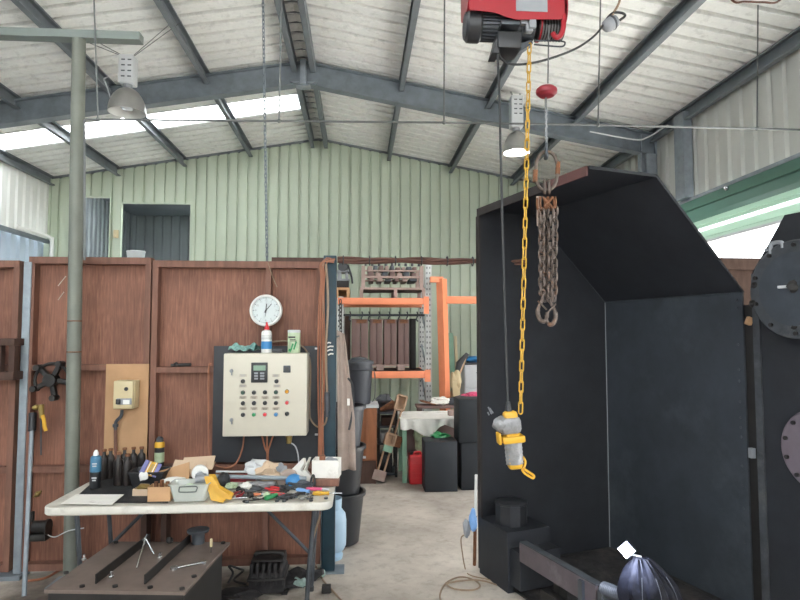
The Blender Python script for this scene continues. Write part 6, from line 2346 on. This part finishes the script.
# chain sling on the hook
YS = YH - .005
sl = thing('hanging_chain_sling', P(547, 325, YS), 'browned steel chain sling hanging from the hoist hook', 'sling')
rc = P(546.5, 171, YS)
hw, hh = .052, .090
pts = []
for k in range(40):
    t = 2 * pi * k / 40
    cx, sz = cos(t), sin(t)
    pts.append(rc + V((hw * (abs(cx) ** .75) * (1 if cx >= 0 else -1) + .004 * sz, 0, hh * sz)))
MB().tube(pts, .0085, 10, closed=True).build('master_link', 'chain', sl)
for k, (px, py) in enumerate(((535.2, 176), (557.8, 168))):
    q0, q1 = P(px - .3, py + 6, YS), P(px + .3, py - 6, YS)
    MB().cyl(q0, q1, .0115, n=10).build('link_collar', 'rust', sl)
mb = MB()
for px in (544.5, 548.8):
    q = P(px, 187, YS)
    mb.link(q, (0, 0, 1), .022, .062, .007, V((.2, 1, 0)), 8)
mb.build('sub_link', 'chain', sl)
cp = MB()
for px, dy, sgn in ((543.0, -.012, -1), (551, -.012, 1), (542, .02, -1), (551.5, .02, 1)):
    q = P(px, 202, YS) + V((0, dy, 0))
    cp.tube(smoothpath([q + V((-.016, 0, .022)), q + V((-.018, 0, -.008)), q + V((-.012, 0, -.03)), q + V((.012, 0, -.03)), q + V((.018, 0, -.008)), q + V((.016, 0, .022))], 4), .0052, 8)
cp.tube([P(541.5, 198, YS) + V((0, -.02, 0)), P(551.5, 209, YS) + V((0, -.02, 0))], .006, 8)
cp.tube([P(551.5, 198, YS) + V((0, -.02, 0)), P(543, 208, YS) + V((0, -.02, 0))], .006, 8)
cp.build('coupling', 'rust', sl)
for k, (a, b, dy) in enumerate((((541.5, 210), (541.8, 292), -.012), ((545.5, 210), (545, 300), .014), ((551, 210), (549.5, 300), -.010), ((555.2, 208), (554, 300), .012))):
    MB().chain(P(a[0], a[1], YS + dy), P(b[0], b[1], YS + dy), .031, .024, .0056, 6, .25, k).build('chain_leg', 'chain', sl)
for (px, py, lr) in ((542.3, 300, 1), (550.8, 303, -1)):
    q = P(px, py, YS - .012)
    mb = MB()
    mb.tube([q + V((.013 * cos(t), 0, .035 + .013 * sin(t))) for t in [2 * pi * i / 14 for i in range(14)]], .006, 8, closed=True)
    mb.tube(smoothpath([q + V((0, 0, .022)), q + V((.0, 0, 0)), q + V((-.016 * lr, 0, -.03)), q + V((-.022 * lr, 0, -.06)), q + V((-.012 * lr, 0, -.09)), q + V((.006 * lr, 0, -.098)), q + V((.020 * lr, 0, -.08)), q + V((.022 * lr, 0, -.055))], 4), [.008] * 10 + [.0105] * 12 + [.008] * 7, 8)
    mb.cyl(q + V((-.022 * lr, -.006, -.005)), q + V((.018 * lr, -.006, -.045)), .004, n=8)
    mb.build('sling_hook', 'chain', sl)
a, b = P(536.5, 196, YS + .03), P(542, 226, YS + .03)
MB().bb(a.x, b.x, YS + .03, YS + .034, b.z, a.z, .0015).build('load_tag', 'apron', sl)

# =================================================================== LIGHT, SKY, CAMERA
w = bpy.data.worlds.new('overcast_sky')
bpy.context.scene.world = w
w.use_nodes = True
bg = w.node_tree.nodes['Background']
bg.inputs['Color'].default_value = (.93, .97, 1.0, 1)
bg.inputs['Strength'].default_value = 3.0
sun = bpy.data.lights.new('sun', 'SUN')
sun.energy = 16
sun.angle = radians(12)
sun.color = (1, .98, .95)
so = bpy.data.objects.new('sun', sun)
C.objects.link(so)
so.rotation_euler = V((.06, -.5, -.87)).to_track_quat('-Z', 'Y').to_euler()

cam = bpy.data.cameras.new('camera')
co = bpy.data.objects.new('camera', cam)
C.objects.link(co)
co.location = (0, 0, EYE)
co.rotation_euler = (radians(93.34), 0, radians(-4.0))
cam.sensor_fit = 'HORIZONTAL'
cam.sensor_width = 36
cam.lens = 36 * F / 800
cam.clip_start = .05
cam.clip_end = 200
sc = bpy.context.scene
sc.camera = co
sc.view_settings.view_transform = 'Standard'
sc.view_settings.look = 'None'
sc.view_settings.gamma = 1
sc.view_settings.exposure = 1.25
sc.cycles.use_denoising = True
sc.cycles.max_bounces = 10
sc.cycles.diffuse_bounces = 6
sc.cycles.transparent_max_bounces = 12
sc.cycles.sample_clamp_indirect = 12
